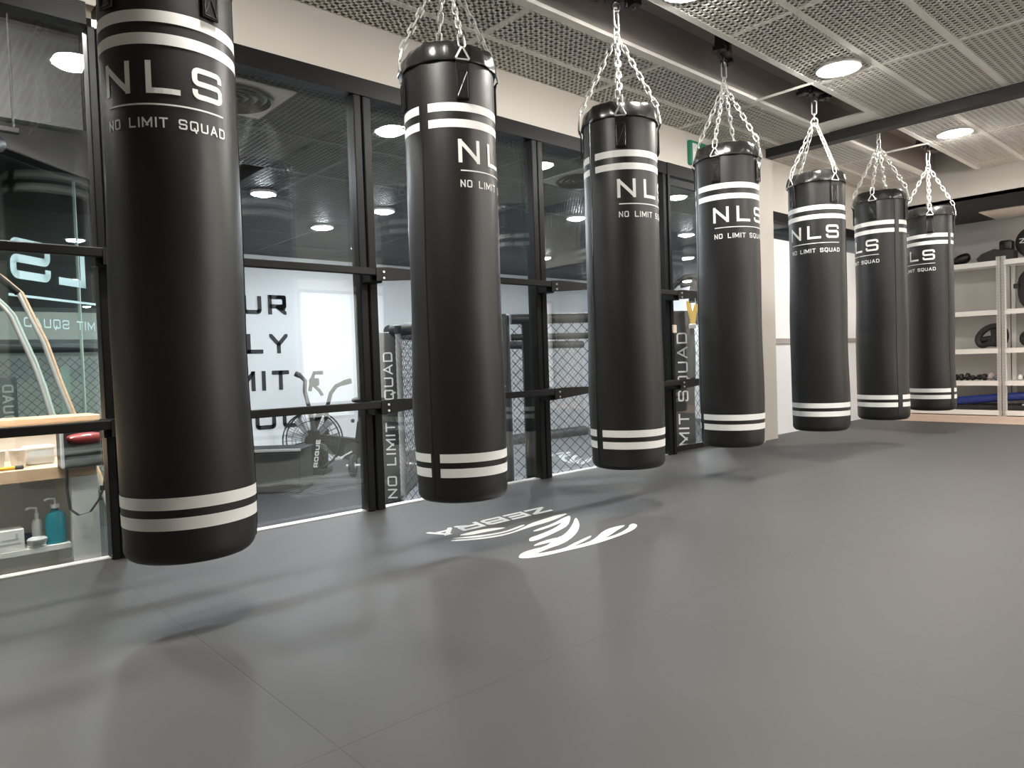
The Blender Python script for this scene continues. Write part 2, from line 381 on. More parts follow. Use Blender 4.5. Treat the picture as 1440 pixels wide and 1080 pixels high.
# glass door beside the pillar
d = sempty('door_1', (4.40, YW, 0))
MB().box(.0, .03, -.04, .05, 0, 2.15).box(.91, .96, -.04, .05, 0, 2.15).box(.03, .91, -.04, .05, 2.06, 2.15).build('door_frame', 'frame', d)
MB().box(.033, .045, -.015, .02, .02, 2.05).box(.89, .905, -.015, .02, .02, 2.05).box(.045, .89, -.015, .02, 2.0, 2.05).box(.045, .89, -.015, .02, .01, .05).build('door_leaf', 'frame', d)
MB().box(.045, .89, -.003, .003, .05, 2.0).build('door_pane', 'glass', d)
sw_ = MB().rbox(4.405, 4.445, YW - .055, YW - .04, .90, .96, .004).build('door_switch', 'beige_plastic'); tag(sw_, 'small beige rectangular box fixed on the black door post', 'switch')

# horizontal guard rails, fixed in front of the glass
def rail(z, x0, x1, label, arm=False):
    t = thing('guard_rail', label, 'rail', (x0, 3.02, z), 0, 'dark guard rails across the glass wall')
    L = x1 - x0
    MB().rbox(0, L, -.012, .012, -.018, .018, .004, 1).build('bar', 'rail', t)
    for px in (.69, 1.87, 3.08, 4.38):
        if x0 < px < x1:
            u = px - x0
            MB().rbox(u - .04, u + .03, .012, .095, -.05, .02, .004, 1).build('bracket', 'frame', t)
            MB().prism([(u - .02, .020), (u + .05, .024), (u + .33, .019), (u + .33, -.019), (u + .05, -.042), (u - .02, -.045)], 'y', -.016, -.0125).build('gusset_plate', 'rail', t)
            b = MB()
            for dz in (.0, -.030): b.tube([(u + .018, -.022, dz), (u + .018, -.010, dz)], .006, 8)
            b.build('bolt', 'chrome', t)
    if x1 > 5.3:
        e = MB().rbox(L - .15, L, -.017, -.006, -.02, .02, .002, 1).build('end_plate', 'frame', t)
        s_ = MB()
        for k in (.03, .055): s_.tube([(L - k, -.020, 0), (L - k, -.016, 0)], .005, 8)
        s_.build('screw', 'chrome', e)
    return t
rail(1.185, -.6, 5.62, 'upper dark guard rail running across the glass wall to the pillar')
rail(.535, -.6, 5.62, 'lower dark guard rail running across the glass wall to the pillar')
t = MB().box(5.745, 8.6, 3.105, 3.12, .812, .858).build('dado_strip', 'plenum'); tag(t, 'thin dark strip along the white wall right of the pillar', 'strip')
wd = MB().prism([(5.31, 0.0), (5.42, 0.0), (5.42, .02)], 'y', 2.93, 2.98).build('wood_wedge', 'wood'); tag(wd, 'small wooden wedge on the mats at the foot of the pillar', 'wedge')
# green exit sign
ex = thing('exit_sign', 'green emergency exit sign on the beige wall beside the pillar', 'sign', (4.69, YW - .02, 2.185))
MB().rbox(0, .40, -.03, 0, 0, .18, .004, 1).build('sign_box', 'green', ex)
MB().box(.025, .085, -.0315, -.0305, .02, .16).build('door_symbol', 'exit_white', ex)
fg = MB(); fg.lathe([(.001, -.0005), (.013, -.0005), (.013, .0005), (.001, .0005)], 16, mtx=Matrix.Translation((.20, -.031, .14)) @ Matrix.Rotation(PI / 2, 4, 'X'))
for a, b in (((.195, .12), (.18, .08)), ((.18, .08), (.21, .055)), ((.21, .055), (.20, .025)), ((.18, .08), (.155, .05)), ((.155, .05), (.13, .045)), ((.19, .115), (.16, .10)), ((.16, .10), (.155, .08)), ((.195, .115), (.225, .10))):
    fg.tube([(a[0], -.031, a[1]), (b[0], -.031, b[1])], .007, 6)
fg.build('running_figure_symbol', 'exit_white', ex)

# ------------------------------------------------------------------ downlights
def make_lamp(m, r=.105):
    t = thing('ceiling_light', '-', 'light')
    MB().lathe([(r + .022, -.006), (r + .018, -.012), (r, -.008), (r, .02), (r + .022, .02), (r + .022, -.006)], 40, cap=False).build('trim_ring', 'lamp_ring', t, True)
    MB().lathe([(r * .25, -.030), (r * .55, -.026), (r * .8, -.018), (r * .95, -.006), (r, .006), (r, .012)], 40).build('diffuser', m, t, True)
    MB().lathe([(r + .002, .013), (r * .9, .07)], 24).build('housing', 'frame', t, True)
    return t
warm = make_lamp('lamp_warm'); cool = make_lamp('lamp_cool', .085)
used = {'w': 0, 'c': 0}
def lamp(x, y, z, kind, label, group):
    src = warm if kind == 'w' else cool
    o = src if not used[kind] else copy_tree(src)
    used[kind] = 1; o.location = (x, y, z); tag(o, label, 'light', group); return o
G1 = 'round downlights in the perforated ceiling'
lamp(4.41, 1.86, CZ, 'w', 'bright round ceiling downlight left of the dark beam above the fifth punching bag', G1)
lamp(6.47, 1.83, CZ, 'w', 'bright round ceiling downlight right of the dark beam', G1)
lamp(2.88, 1.90, CZ, 'w', 'round ceiling downlight cut by the top edge of the photo', G1)
lamp(.90, 1.85, CZ, 'w', 'round ceiling downlight above the punching bags, reflected at the far left of the glass', G1)
OFF = 'round downlight in the perforated ceiling outside the frame, seen only as a reflection'
for x, y in ((2.87, -.38), (4.24, -.40), (6.3, -.4), (4.12, -1.6), (6.5, -2.2), (8.9, .3)): lamp(x, y, CZ if x < 8 else 2.165, 'w', OFF, G1)
G2 = 'round downlights in the dark ceiling behind the glass'
for x, y, lb in ((1.35, 5.0, 'downlight behind the glass hidden by the largest punching bag'), (2.57, 5.94, 'large glowing downlight behind the glass beside the first punching bag'),
                 (3.68, 7.01, 'small downlight behind the glass above the wall lettering'), (4.67, 7.97, 'farthest small downlight behind the glass left of the second bag'),
                 (3.79, 5.98, 'downlight behind the glass close to the left edge of the second bag'), (3.95, 5.05, 'downlight behind the glass hidden by the second bag'), (5.66, 5.16, 'downlight behind the glass left of the third bag above the cage'),
                 (7.6, 5.1, 'downlight behind the glass hidden by the fourth bag'), (7.4, 7.4, 'downlight above the far corner of the cage'), (10.6, 6.4, 'added downlight beyond the cage, brightening the wall seen through the glass door'), (12.2, 8.2, 'farthest added downlight beyond the cage, brightening the white wall'), (12.2, 5.2, 'added downlight at the far right beyond the cage, brightening the white wall')):  # last three lamps are added to lift the dim right wall beyond the cage
    lamp(x, y, 2.24, 'c', lb, G2)

# ------------------------------------------------------------------ zebra emblem on the mats
ZEB = [
[(-0.266,0.176),(-0.182,0.185),(-0.092,0.174),(-0.026,0.125),(-0.077,0.122),(-0.158,0.135),(-0.226,0.14)],
[(-0.308,0.156),(-0.239,0.124),(-0.162,0.091),(-0.091,0.077),(-0.007,0.094),(0.042,0.109),(0.058,0.099),(0.015,0.08),(-0.069,0.063),(-0.15,0.066),(-0.236,0.089),(-0.299,0.137)],
[(-0.329,0.134),(-0.26,0.088),(-0.171,0.052),(-0.087,0.043),(0.0,0.063),(0.09,0.101),(0.199,0.118),(0.279,0.129),(0.348,0.121),(0.321,0.103),(0.234,0.076),(0.14,0.058),(0.062,0.054),(-0.02,0.041),(-0.121,0.024),(-0.206,0.039),(-0.28,0.073),(-0.338,0.116)],
[(-0.011,-0.015),(0.028,0.0),(0.147,0.019),(0.278,0.071),(0.322,0.077),(0.273,0.028),(0.17,-0.054),(0.09,-0.086),(-0.018,-0.118),(-0.104,-0.137),(-0.135,-0.13),(-0.112,-0.102),(-0.088,-0.085),(-0.029,-0.077),(0.064,-0.055),(0.137,-0.027),(0.203,0.009),(0.117,-0.011),(0.018,-0.029)],
[(0.315,0.036),(0.263,-0.03),(0.192,-0.102),(0.096,-0.175),(-0.016,-0.234),(-0.09,-0.256),(-0.143,-0.259),(-0.246,-0.279),(-0.298,-0.257),(-0.272,-0.23),(-0.218,-0.222),(-0.147,-0.231),(-0.075,-0.2),(-0.129,-0.197),(-0.179,-0.194),(-0.138,-0.172),(-0.054,-0.163),(-0.004,-0.173),(0.08,-0.135),(0.193,-0.059)],
[(-0.315,-0.259),(-0.272,-0.23),(-0.218,-0.222),(-0.176,-0.244),(-0.246,-0.279),(-0.196,-0.296),(-0.117,-0.306),(-0.048,-0.284),(0.04,-0.263),(0.098,-0.251),(0.082,-0.267),(0.021,-0.288),(-0.038,-0.303),(-0.076,-0.314),(0.008,-0.315),(0.077,-0.294),(0.185,-0.24),(0.26,-0.226),(0.334,-0.238),(0.307,-0.253),(0.245,-0.271),(0.156,-0.305),(0.092,-0.324),(0.199,-0.317),(0.306,-0.282),(0.338,-0.256),(0.377,-0.246),(0.371,-0.274),(0.345,-0.295),(0.286,-0.321),(0.201,-0.338),(0.084,-0.35),(-0.022,-0.35),(-0.133,-0.337),(-0.24,-0.324),(-0.298,-0.306),(-0.326,-0.28)]]
z0 = thing('floor_emblem', 'white zebra emblem with ZEBRA lettering printed on the grey mats', 'emblem', (2.07, 2.2, 0))
def smooth_poly(p, it=2):
    for _ in range(it):
        q = []
        for i in range(len(p)):
            a, b = p[i], p[(i + 1) % len(p)]
            q += [(a[0] * .75 + b[0] * .25, a[1] * .75 + b[1] * .25), (a[0] * .25 + b[0] * .75, a[1] * .25 + b[1] * .75)]
        p = q
    return p
for p in ZEB: MB().prism(smooth_poly(p, 1), 'z', .0003, .0011).build('stripe_mark', 'white_print', z0)
tx = MB(); add_text(tx, text_polys('ZEBRA', .105, .70, sw=.115, gap=.12), lambda u, v: (.365 - u - .25 * (v - .05) * 0.9, .320 - v, .0011))
tx.build('lettering', 'white_print', z0)

# ------------------------------------------------------------------ punching bag
RB = .178
def rbody(z, a):
    base = RB
    if z < .035: base = RB - .03 * (1 - math.sqrt(max(0, 1 - (1 - z / .035) ** 2)))
    k = max(0, min(1, (1.55 - z) / 1.4)) * max(0, min(1, z / .06))
    return base + k * (.0035 * math.sin(5.2 * z + 1.3 * math.cos(a)) + .0025 * math.sin(9 * z + 2 * a) + .002 * math.sin(3 * a + 6 * z)) + .002 * math.sin(3.1 * z)
def surf(a, z, off=.0012):
    r = rbody(z, a) + off; return (r * math.cos(a), r * math.sin(a), z)
def link(mb, p, d, s, length, wid, r):
    """one oval chain link centred p, long axis d, flat side axis s"""
    d = d.normalized(); s = (s - d * s.dot(d)).normalized(); pts = []
    h = (length - wid) / 2; q = wid / 2
    for i in range(7):
        a = -PI / 2 + PI * i / 6; pts.append(p + d * (h + q * math.cos(a)) + s * q * math.sin(a))
    for i in range(7):
        a = PI / 2 + PI * i / 6; pts.append(p + d * (-h + q * math.cos(a)) + s * q * math.sin(a))
    mb.tube(pts, r, 6, closed=True)
def make_bag():
    t = thing('punching_bag', '-', 'punching bag', (0, 0, 0), 0, 'row of black punching bags')
    seg = 96
    zs = [0.0, .003, .008, .015, .024, .035] + [.035 + (1.66 - .035) * i / 64 for i in range(1, 65)]
    mb = MB(); rings = []
    for z in zs: rings.append([mb.bm.verts.new(surf(2 * PI * i / seg, z, 0)) for i in range(seg)])
    for A, B in zip(rings, rings[1:]):
        for i in range(seg): mb.bm.faces.new((A[i], A[(i + 1) % seg], B[(i + 1) % seg], B[i]))
    mb.bm.faces.new(rings[0][::-1]); mb.bm.faces.new(rings[-1])
    mb.build('bag_body', 'leather', t, True)
    # collar: folded wrinkled top band
    def rc(r, z, a):
        wr = .009 * math.sin(4 * a + .8) * (z - 1.645) / .08 + .003 * math.sin(11 * a + 25 * z) + .002 * math.sin(23 * a) * (z - 1.645) / .08
        return r + wr
    cl = MB()
    prof = [(RB + .001, 1.640), (RB + .007, 1.643), (RB + .008, 1.652), (RB + .005, 1.67), (RB + .001, 1.69), (RB - .005, 1.705), (RB - .013, 1.716), (RB - .022, 1.720), (RB - .03, 1.712), (RB - .032, 1.69)]
    cl.lathe(prof, 96, cap=False, rfun=rc)
    cl.build('collar', 'leather_shiny', t, True)
    # stripes (front and back pieces leave a gap at the side seams)
    for z0_, z1_ in ((1.458, 1.489), (1.399, 1.429), (.157, .190), (.101, .135)):
        for a0, a1 in ((-90 - 91, -90 + 89), (-90 + 101, -90 + 256)):
            s = MB(); n = 60; cols = []
            for i in range(n + 1):
                a = rad(a0 + (a1 - a0) * i / n)
                cols.append([s.bm.verts.new(surf(a, z, .0012)) for z in (z0_, (z0_ + z1_) / 2, z1_)])
            for A, B in zip(cols, cols[1:]):
                for k in range(2): s.bm.faces.new((A[k], B[k], B[k + 1], A[k + 1]))
            s.build('stripe', 'white_print', t, True)
    for a in (-90 - 101, -90 + 89.5):        # vertical side seams
        s = MB(); pts = [surf(rad(a), .03 + 1.61 * i / 40, .0002) for i in range(41)]
        s.tube(pts, .0022, 6).build('side_seam', 'leather_shiny', t, True)
    def wrap(u, v): return surf(-PI / 2 + u / RB, v, .0014)
    for ch, u0, w_ in (('N', -.172, .087), ('L', -.043, .084), ('S', .072, .092)):
        lt = MB(); add_text(lt, [[(u0 + a * .086, 1.270 + b * .086) for a, b in q] for q in strokes(ch, w_ / .086, .084)], wrap)
        lt.build('letter', 'white_print', t)
    ul = MB()
    for i in range(30):
        u0, u1 = -.165 + .33 * i / 30, -.165 + .33 * (i + 1) / 30
        ul.poly([wrap(u0, 1.239), wrap(u1, 1.239), wrap(u1, 1.2435), wrap(u0, 1.2435)])
    ul.build('underline', 'white_print', t)
    for wd, u0, L_ in (('NO', -.1675, .046), ('LIMIT', -.093, .100), ('SQUAD', .033, .135)):
        tg = MB(); add_text(tg, text_polys(wd, .027, L_, sw=.08, gap=.30), lambda u, v: wrap(u + u0, v + 1.180)); tg.build('word', 'white_print', t)
    apex = Vector((0, 0, 2.065))
    for k in range(4):
        a = rad(-90 - 48 + 90 * k)
        dr = Vector((math.cos(a), math.sin(a), 0)); tn = Vector((-math.sin(a), math.cos(a), 0))
        st = MB(); path = [dr * (RB + .004) + Vector((0, 0, 1.500)), dr * (RB + .005) + Vector((0, 0, 1.56)), dr * (RB + .006) + Vector((0, 0, 1.612)), dr * (RB + .011) + Vector((0, 0, 1.632)), dr * (RB + .018) + Vector((0, 0, 1.640))]
        st.ribbon(path, .050, tn, .006)
        so = st.build('strap', 'leather_shiny', t)
        x = MB()
        for (u0, v0), (u1, v1) in (((-.019, 1.508), (.019, 1.60)), ((.019, 1.508), (-.019, 1.60)), ((-.020, 1.506), (.020, 1.506)), ((-.02, 1.602), (.02, 1.602)), ((-.02, 1.506), (-.02, 1.602)), ((.02, 1.506), (.02, 1.602))):
            x.tube([dr * (RB + .0085) + tn * (u0 + (u1 - u0) * i / 4) + Vector((0, 0, v0 + (v1 - v0) * i / 4)) for i in range(5)], .0022, 5)
        x.build('stitching', 'leather_shiny', so, True)
        p0 = dr * (RB + .018)
        tr = MB(); c3 = [p0 + tn * -.028 + Vector((0, 0, 1.640)), p0 + tn * .028 + Vector((0, 0, 1.640)), dr * (RB + .015) + Vector((0, 0, 1.690))]
        pts = []
        for i in range(3):
            A, B = c3[i], c3[(i + 1) % 3]
            pts += [A.lerp(B, .08), A.lerp(B, .5), A.lerp(B, .92)]
        tr.tube(pts, .0038, 8, closed=True).build('triangle_ring', 'chrome', t, True)
        start = dr * (RB + .014) + Vector((0, 0, 1.688)); mid = dr * (RB + .004) + Vector((0, 0, 1.735)); end = apex + dr * .012
        pts = [start, mid]; n = 10
        ch = MB(); link(ch, (start + mid) / 2, mid - start, tn, .056, .024, .0036)
        seglen = (end - mid).length / n
        for i in range(n):
            p = mid.lerp(end, (i + .5) / n); dd = end - mid
            sd = tn if i % 2 else dd.cross(tn)
            link(ch, p, dd, sd, seglen * 1.30, .020, .0033)
        ch.build('chain', 'chrome', t, True)
    sv = MB()
    link(sv, Vector((0, 0, 2.075)), Vector((0, 0, 1)), Vector((1, 0, 0)), .055, .04, .0042)
    link(sv, Vector((0, 0, 2.112)), Vector((0, 0, 1)), Vector((0, 1, 0)), .045, .028, .0038)
    sv.build('swivel', 'chrome', t, True)
    cb = MB(); link(cb, Vector((0, 0, 2.172)), Vector((0, .05, 1)), Vector((1, 0, 0)), .095, .030, .0042); cb.build('snap_hook', 'chrome', t, True)
    return t
def make_mount():
    t = thing('bag_mount', '-', 'ceiling mount', (0, 0, 0), 0, 'black ceiling mounts of the punching bags')
    MB().rbox(-.045, .045, -.04, .04, .045, .255, .006, 1).build('hanger_block', 'black_iron', t)
    MB().rbox(-.13, .13, -.025, .025, .055, .085, .004, 1).box(-.13, -.085, -.035, .035, .03, .055).box(.085, .13, -.035, .035, .03, .055).build('clamp_bar', 'black_iron', t)
    b = MB()
    for x in (-.11, -.06, .06, .11): b.tube([(x, 0, .02), (x, 0, .10)], .008, 8)
    b.build('bolt', 'black_iron', t, True)
    r = MB(); r.tube([(.021 * math.cos(2 * PI * i / 24), 0, .021 * math.sin(2 * PI * i / 24) + .010) for i in range(24)], .006, 8, closed=True).tube([(0, 0, .03), (0, 0, .06)], .008, 8)
    r.build('eye_ring', 'black_iron', t, True)
    return t
BAGS = [((.682, 2.19), -5, 'first'), ((1.735, 2.235), 64, 'second'), ((2.751, 2.212), 50, 'third'), ((3.744, 2.231), 30, 'fourth'), ((4.798, 2.189), -5, 'fifth'), ((5.776, 2.146), -57, 'sixth'), ((6.799, 2.129), -40, 'seventh')]
LB = ['largest black punching bag nearest the camera at the left end of the row',
      'black punching bag second from the left, lettering running off its right edge',
      'black punching bag third from the left, hanging between floor emblem and glass door',
      'black punching bag hanging in front of the beige pillar, fourth from the left',
      'black punching bag just right of the beige pillar with its whole lettering facing the camera',
      'black punching bag second from the far end, lettering cut off at left',
      'smallest black punching bag at the far end of the row, overlapping the white shelving']
bag0 = make_bag(); mt0 = make_mount()
for i, ((x, y), dlt, nm) in enumerate(BAGS):
    o = bag0 if i == 0 else copy_tree(bag0)
    o.location = (x, y, .196); th = math.atan2(y, x); o.rotation_euler.z = th + PI + rad(dlt) + PI / 2; o['label'] = LB[i]
    m = mt0 if i == 0 else copy_tree(mt0)
    m.location = (x, y, 2.41); m.rotation_euler.z = rad(20 if i % 2 else -15)
    m['label'] = 'black bolted ceiling mount with eye ring holding the %s punching bag from the left' % nm

# ------------------------------------------------------------------ shelving at the right end
FZ = -.04; SX = 9.15; SHZ = [0.02, .345, .70, 1.12, 1.655]
def make_rack(w):
    t = thing('shelving_unit', '-', 'shelving', (0, 0, 0), 0, 'white shelving units against the end wall')
    for x, y in ((0, 0), (0, -w + .04), (.40, 0), (.40, -w + .04)):
        p = MB(); p.box(x - .002, x + .038, y - .036, y, 0, 1.74 - .0).box(x - .002 if x == 0 else x + .036, x if x == 0 else x + .038, y - .036, y, 0, 1.74)
        po = p.build('post', 'white_metal', t)
        if x == 0:
            h = MB()
            for k in range(54): h.box(-.0032, -.0022, y - .021, y - .015, .03 + k * .032, .044 + k * .032)
            h.build('post_slots', 'wall_grey', po)
    for z in SHZ:
        MB().box(.0, .44, -w, 0, z - FZ - .035, z - FZ).box(-.004, .0, -w + .03, -.03, z - FZ - .05, z - FZ + .004).build('shelf', 'white_metal', t)
    return t
rk = make_rack(.95); rk.location = (SX, 3.125, FZ); rk['label'] = 'white metal shelving unit directly behind the farthest punching bag'
rk2 = copy_tree(rk); rk2.location = (SX, 2.168, FZ); rk2['label'] = 'white metal shelving unit cut by the right edge of the photo'
def on(z): return z + .001
# top shelf pads
th_ = thing('thai_pad', 'black wedge shaped kick pad lying on top of the shelving beside the round pad', 'pad', (9.28, 2.22, on(1.659)))
MB().prism([(-.17, .0), (-.19, .04), (-.14, .09), (-.02, .13), (.02, .12), (.16, .10), (.16, 0)], 'x', -.09, .09).build('pad_body', 'rubber', th_, loc=(0, 0, 0)).rotation_euler = (0, 0, PI)
MB().rbox(-.08, .08, -.14, -.02, .10, .215, .025, 3).build('grip_block', 'leather', th_, True)
MB().ribbon([(-.085, -.06, .10), (-.11, -.06, .16), (-.085, -.06, .20)], .04, (0, 1, 0), .006).build('strap', 'leather', th_)
bp_ = thing('belly_pad', 'large round black body pad with white N standing on top of the shelving', 'pad', (9.30, 1.90, on(1.672)))
MB().lathe([(.0, -.05), (.12, -.06), (.16, -.04), (.17, 0), (.16, .04), (.12, .06), (.0, .05)], 40, cap=False, mtx=Matrix.Translation((0, 0, .16)) @ Matrix.Rotation(PI / 2, 4, 'Y')).build('pad_body', 'leather', bp_, True)
e_ = MB(); add_text(e_, strokes('N', .9, .07), lambda u, v: (-.062, .12 - v * .055, .20 - u * .055)); e_.build('lettering', 'white_print', bp_)
MB().lathe([(.10, -.003), (.10, .003), (.094, .003), (.094, -.003)], 40, cap=False, mtx=Matrix.Translation((-.061, .02, .16)) @ Matrix.Rotation(PI / 2, 4, 'Y')).build('ring_print', 'rail', bp_)
g1 = thing('boxing_glove', 'black boxing glove lying on top of the shelving beside the farthest bag', 'glove', (9.30, 2.60, on(1.659)))
MB().blob((0, -.02, .065), .07, .09, .06, .9, rot=Matrix.Rotation(-.4, 3, 'X'), wob=.06).build('mitt', 'leather', g1, True)
MB().rbox(-.05, .05, .05, .12, .005, .10, .02, 3).build('cuff', 'rubber', g1, True)
MB().rbox(-.02, .02, .10, .126, .01, .05, .004).build('white_label', 'white_print', g1)
# second shelf
bp2 = thing('body_protector', 'black textured body protector standing on the upper shelf at the right edge', 'protector', (9.34, 1.93, on(1.124)))
MB().blob((0, 0, .21), .10, .13, .21, .75, 24, wob=.03).build('padding', 'rubber', bp2, True)
MB().rbox(-.10, -.04, .10, .15, .22, .27, .008).build('buckle_strap', 'leather', bp2)
sp = MB()
for i in range(7):
    for j in range(3): sp.blob((-.098 + .004 * j, .04 - .04 * j, .06 + .035 * i), .008, .010, .010, 1, 8)
sp.build('studs', 'leather_shiny', bp2, True)
# third shelf: focus mitt with openings
fm = thing('focus_mitt', 'black rounded focus mitt with two openings on the middle shelf', 'mitt', (9.28, 2.28, on(.704)))
mo = MB(); path = []
outer = [(.135, .04), (.15, .10), (.11, .17), (.04, .225), (-.04, .235), (-.10, .20), (-.12, .12), (-.10, .04), (-.03, .035), (.05, .045), (.10, .02)]
mo.tube([(0, y, z + .012) for y, z in smooth_poly(outer, 1)], .034, 10, closed=True)
mo.tube([(0, .11, .10), (0, .04, .11), (0, -.08, .12)], .03, 10).tube([(0, .03, .10), (0, .02, .05)], .03, 10)
mo.tube([(0, -.02, .21), (0, -.03, .06)], .045, 10)
mo.build('padding', 'rubber', fm, True)
hg = thing('head_guard', 'round black head guard on the middle shelf at the right edge', 'head guard', (9.30, 1.935, on(.704)))
MB().blob((0, 0, .095), .10, .105, .095, .9, 20).build('shell', 'leather', hg, True)
MB().ribbon([(-.104, -.07, .09), (-.112, 0, .10), (-.104, .07, .09)], .02, (0, 0, 1), .004).build('strap', 'rubber', hg)
# lower shelf: row of small gloves
for i in range(9):
    y = 2.69 - .0565 * i
    k = i % 4
    if i == 7: mt_, lb = 'pink', 'pale pink hand wrap among black gloves on the lower shelf'
    elif i == 8: mt_, lb = 'grey_fabric', 'grey mesh training glove near the shelf post on the lower shelf'
    else: mt_, lb = 'rubber', 'small black training glove in the row along the lower shelf'
    g = thing('training_glove', lb, 'glove', (9.22 + .025 * (i % 2), y, on(.349)), 0, 'training gloves on the lower shelf')
    MB().blob((0, 0, .030 + .004 * k), .052, .0255, .030 + .004 * k, .9, 14, wob=.12, seed=i).build('palm', mt_, g, True)
    f = MB()
    for q in range(4): f.blob((-.045, -.021 + .014 * q, .030), .018, .007, .010, 1, 8)
    f.build('fingers', mt_, g, True)
    MB().rbox(.035, .08, -.022, .022, .008, .04, .006).build('wrist_strap', 'rubber' if mt_ != 'rubber' else 'leather', g)
for i, (y, m_, lb) in enumerate(((2.02, 'plastic_white', 'white folded wrap on the lower shelf right of the shelf posts'), (1.965, 'rubber', 'black glove on the lower shelf at the right edge'))):
    g = thing('hand_wrap', lb, 'glove', (9.24, y, on(.349)))
    MB().blob((0, 0, .032), .05, .026, .032, .8, 14, wob=.1, seed=i + 3).build('roll', m_, g, True)
    MB().tube([(.04, 0, .01), (.07, .01, .008), (.09, -.005, .006)], .006, 6).build('tail', m_, g, True)
# bottom: blue roll lying across both units, resting on a black rubber slab
sl = MB().rbox(9.20, 9.58, 1.75, 2.66, on(.024), .075, .01).build('rubber_slab', 'rubber'); tag(sl, 'long black rubber slab lying on the bottom shelves', 'slab')
br = thing('foam_roll', 'long glossy blue foam roll lying along the bottom shelves', 'foam roll', (9.21, 2.68, .115))
MB().tube([(0, 0, 0), (.03, -.3, .028), (.06, -.6, .055), (.10, -1.1, .10)], .045, 20).build('roll', 'blue', br, True)
MB().tube([(-.0005, .004, -.0004), (-.0003, .0015, -.0002)], .018, 14).build('core_hole', 'rubber', br)
tg_ = thing('harness', 'tangled black harness on the bottom shelf beneath the blue roll', 'harness', (9.25, 1.95, .077))
for q in range(3):
    MB().ribbon([(.05 * math.cos(a * .7 + q), .07 * math.sin(a * .9 + q), .012 + .004 * q + .004 * math.sin(a * 1.7 + q)) for a in [i * .45 for i in range(14)]], .010, (0.2, 0.2, 1), .004).build('strap', 'rubber', tg_)
MB().rbox(-.07, -.05, .0, .05, .0, .018, .004).build('buckle', 'alu', tg_)

# ------------------------------------------------------------------ room behind the glass (lower floor)
F2 = -.58
struct(MB().box(-4, 13, 3.2, 9.3, F2 - .05, F2).build('floor_lower', 'dark_floor')).name = 'floor'
struct(MB().box(2.2, 13, 9.2, 9.3, F2, 2.3).build('wall_far', 'wall_white')).name = 'wall_far'
struct(MB().box(12.9, 13, 3.2, 9.3, F2, 2.3).build('wall_far_right', 'wall_white')).name = 'wall_cage'
mb = MB(); lattice(mb, 1.28, 2.3, 3.28, 5.2, 2.25, px=.036, web=.014, jy=[3.6, 4.4])
lattice(mb, 2.3, 12.9, 3.28, 9.2, 2.25, px=.036, web=.014, jx=[1.6 + 1.06 * k for k in range(1, 11)], jy=[3.6 + .8 * k for k in range(7)])
struct(mb.build('ceiling_cage', 'ceil_dark')).name = 'ceiling'
struct(MB().box(-4, 13, 3.24, 9.3, 2.76, 2.8).box(1.26, 1.28, 3.28, 5.2, 2.25, 2.8).box(1.26, 2.3, 5.2, 5.22, 2.25, 2.8).box(2.28, 2.3, 5.22, 9.2, 2.25, 2.8).build('ceiling_black', 'black_paint')).name = 'ceiling'
def vent(x, y, label):
    v = thing('ceiling_vent', label, 'vent', (x, y, 2.235), 0, 'round air vents in the ceiling behind the glass')
    MB().box(-.26, .26, -.26, .26, .004, .012).build('plate', 'wall_grey', v)
    for k, r in enumerate((.22, .17, .12, .07)):
        MB().lathe([(r, -.012), (r - .012, -.02), (r - .03, .003), (r - .02, .003), (r, -.012)], 36, cap=False).build('louver_ring', 'rubber', v, True)
vent(1.55, 3.95, 'round louvred air vent in the ceiling behind the glass beside the first bag')
vent(4.52, 4.05, 'round louvred air vent in the ceiling behind the glass beside the third bag')
# wall lettering
wl = thing('wall_lettering', 'charcoal motto lettering on the white wall behind the glass', 'lettering', (4.23, 9.195, 0))
for txt, zb, wd_, xr in (('YOUR', 1.47, 1.30, 0), ('ONLY', .95, 1.27, 0), ('LIMIT', .46, 1.22, 0), ('IS YOU', -.055, 1.75, .15)):
    l = MB(); add_text(l, text_polys(txt, .26, wd_, sw=.105, gap=.34), lambda u, v: (u - wd_ + xr, -.001, zb + v)); l.build('line_of_letters', 'text_dark', wl)
# chain-link helper: diamond mesh in local (u,v) rectangle
def chainlink(mb, W, z0_, z1_, fn, sp=.085, r=.0026):
    Hh = z1_ - z0_; c = -Hh
    while c < W + Hh:
        for sgn in (1, -1):
            # line u = c + sgn*(v)
            a = []
            for v in (0, Hh): a.append((c + v if sgn == 1 else c + Hh - v, v))
            (u0, v0), (u1, v1) = a
            # clip to 0..W
            t0, t1 = 0, 1; du = u1 - u0
            lo, hi = sorted(((0 - u0) / du, (W - u0) / du)); t0, t1 = max(0, lo), min(1, hi)
            if t1 - t0 > .01:
                mb.tube([fn(u0 + du * t0, z0_ + (v1 - v0) * t0 + v0), fn(u0 + du * t1, z0_ + (v0 + (v1 - v0) * t1))], r, 4, cap=False)
        c += sp
def vtext(o, txt, length, height, fn, m='white_print', sw=.09):
    l = MB(); add_text(l, text_polys(txt, height, length, sw=sw, gap=.3), fn); l.build('lettering', m, o)
TOP = 1.10
def pad_post(loc, rz, label, wid=.16, text=True, grp='padded cage posts', z1=TOP):
    t = thing('cage_post', label, 'post', (loc[0], loc[1], F2), rz, grp)
    H_ = z1 - F2
    MB().rbox(-wid / 2, wid / 2, -.05, .05, 0.02, H_, .018, 3).build('pad', 'pad', t, True)
    MB().tube([(0, .0, 0), (0, 0, .03)], .06, 12).build('foot', 'frame', t)
    if text: vtext(t, 'NO LIMIT SQUAD', H_ - .30, .085, lambda u, v: (.043 - v, -.0515, .12 + u), sw=.075)
    return t
P1, P3, P4, P5 = (3.47, 5.49), (3.68, 4.18), (4.97, 3.42), (6.0, 3.42)
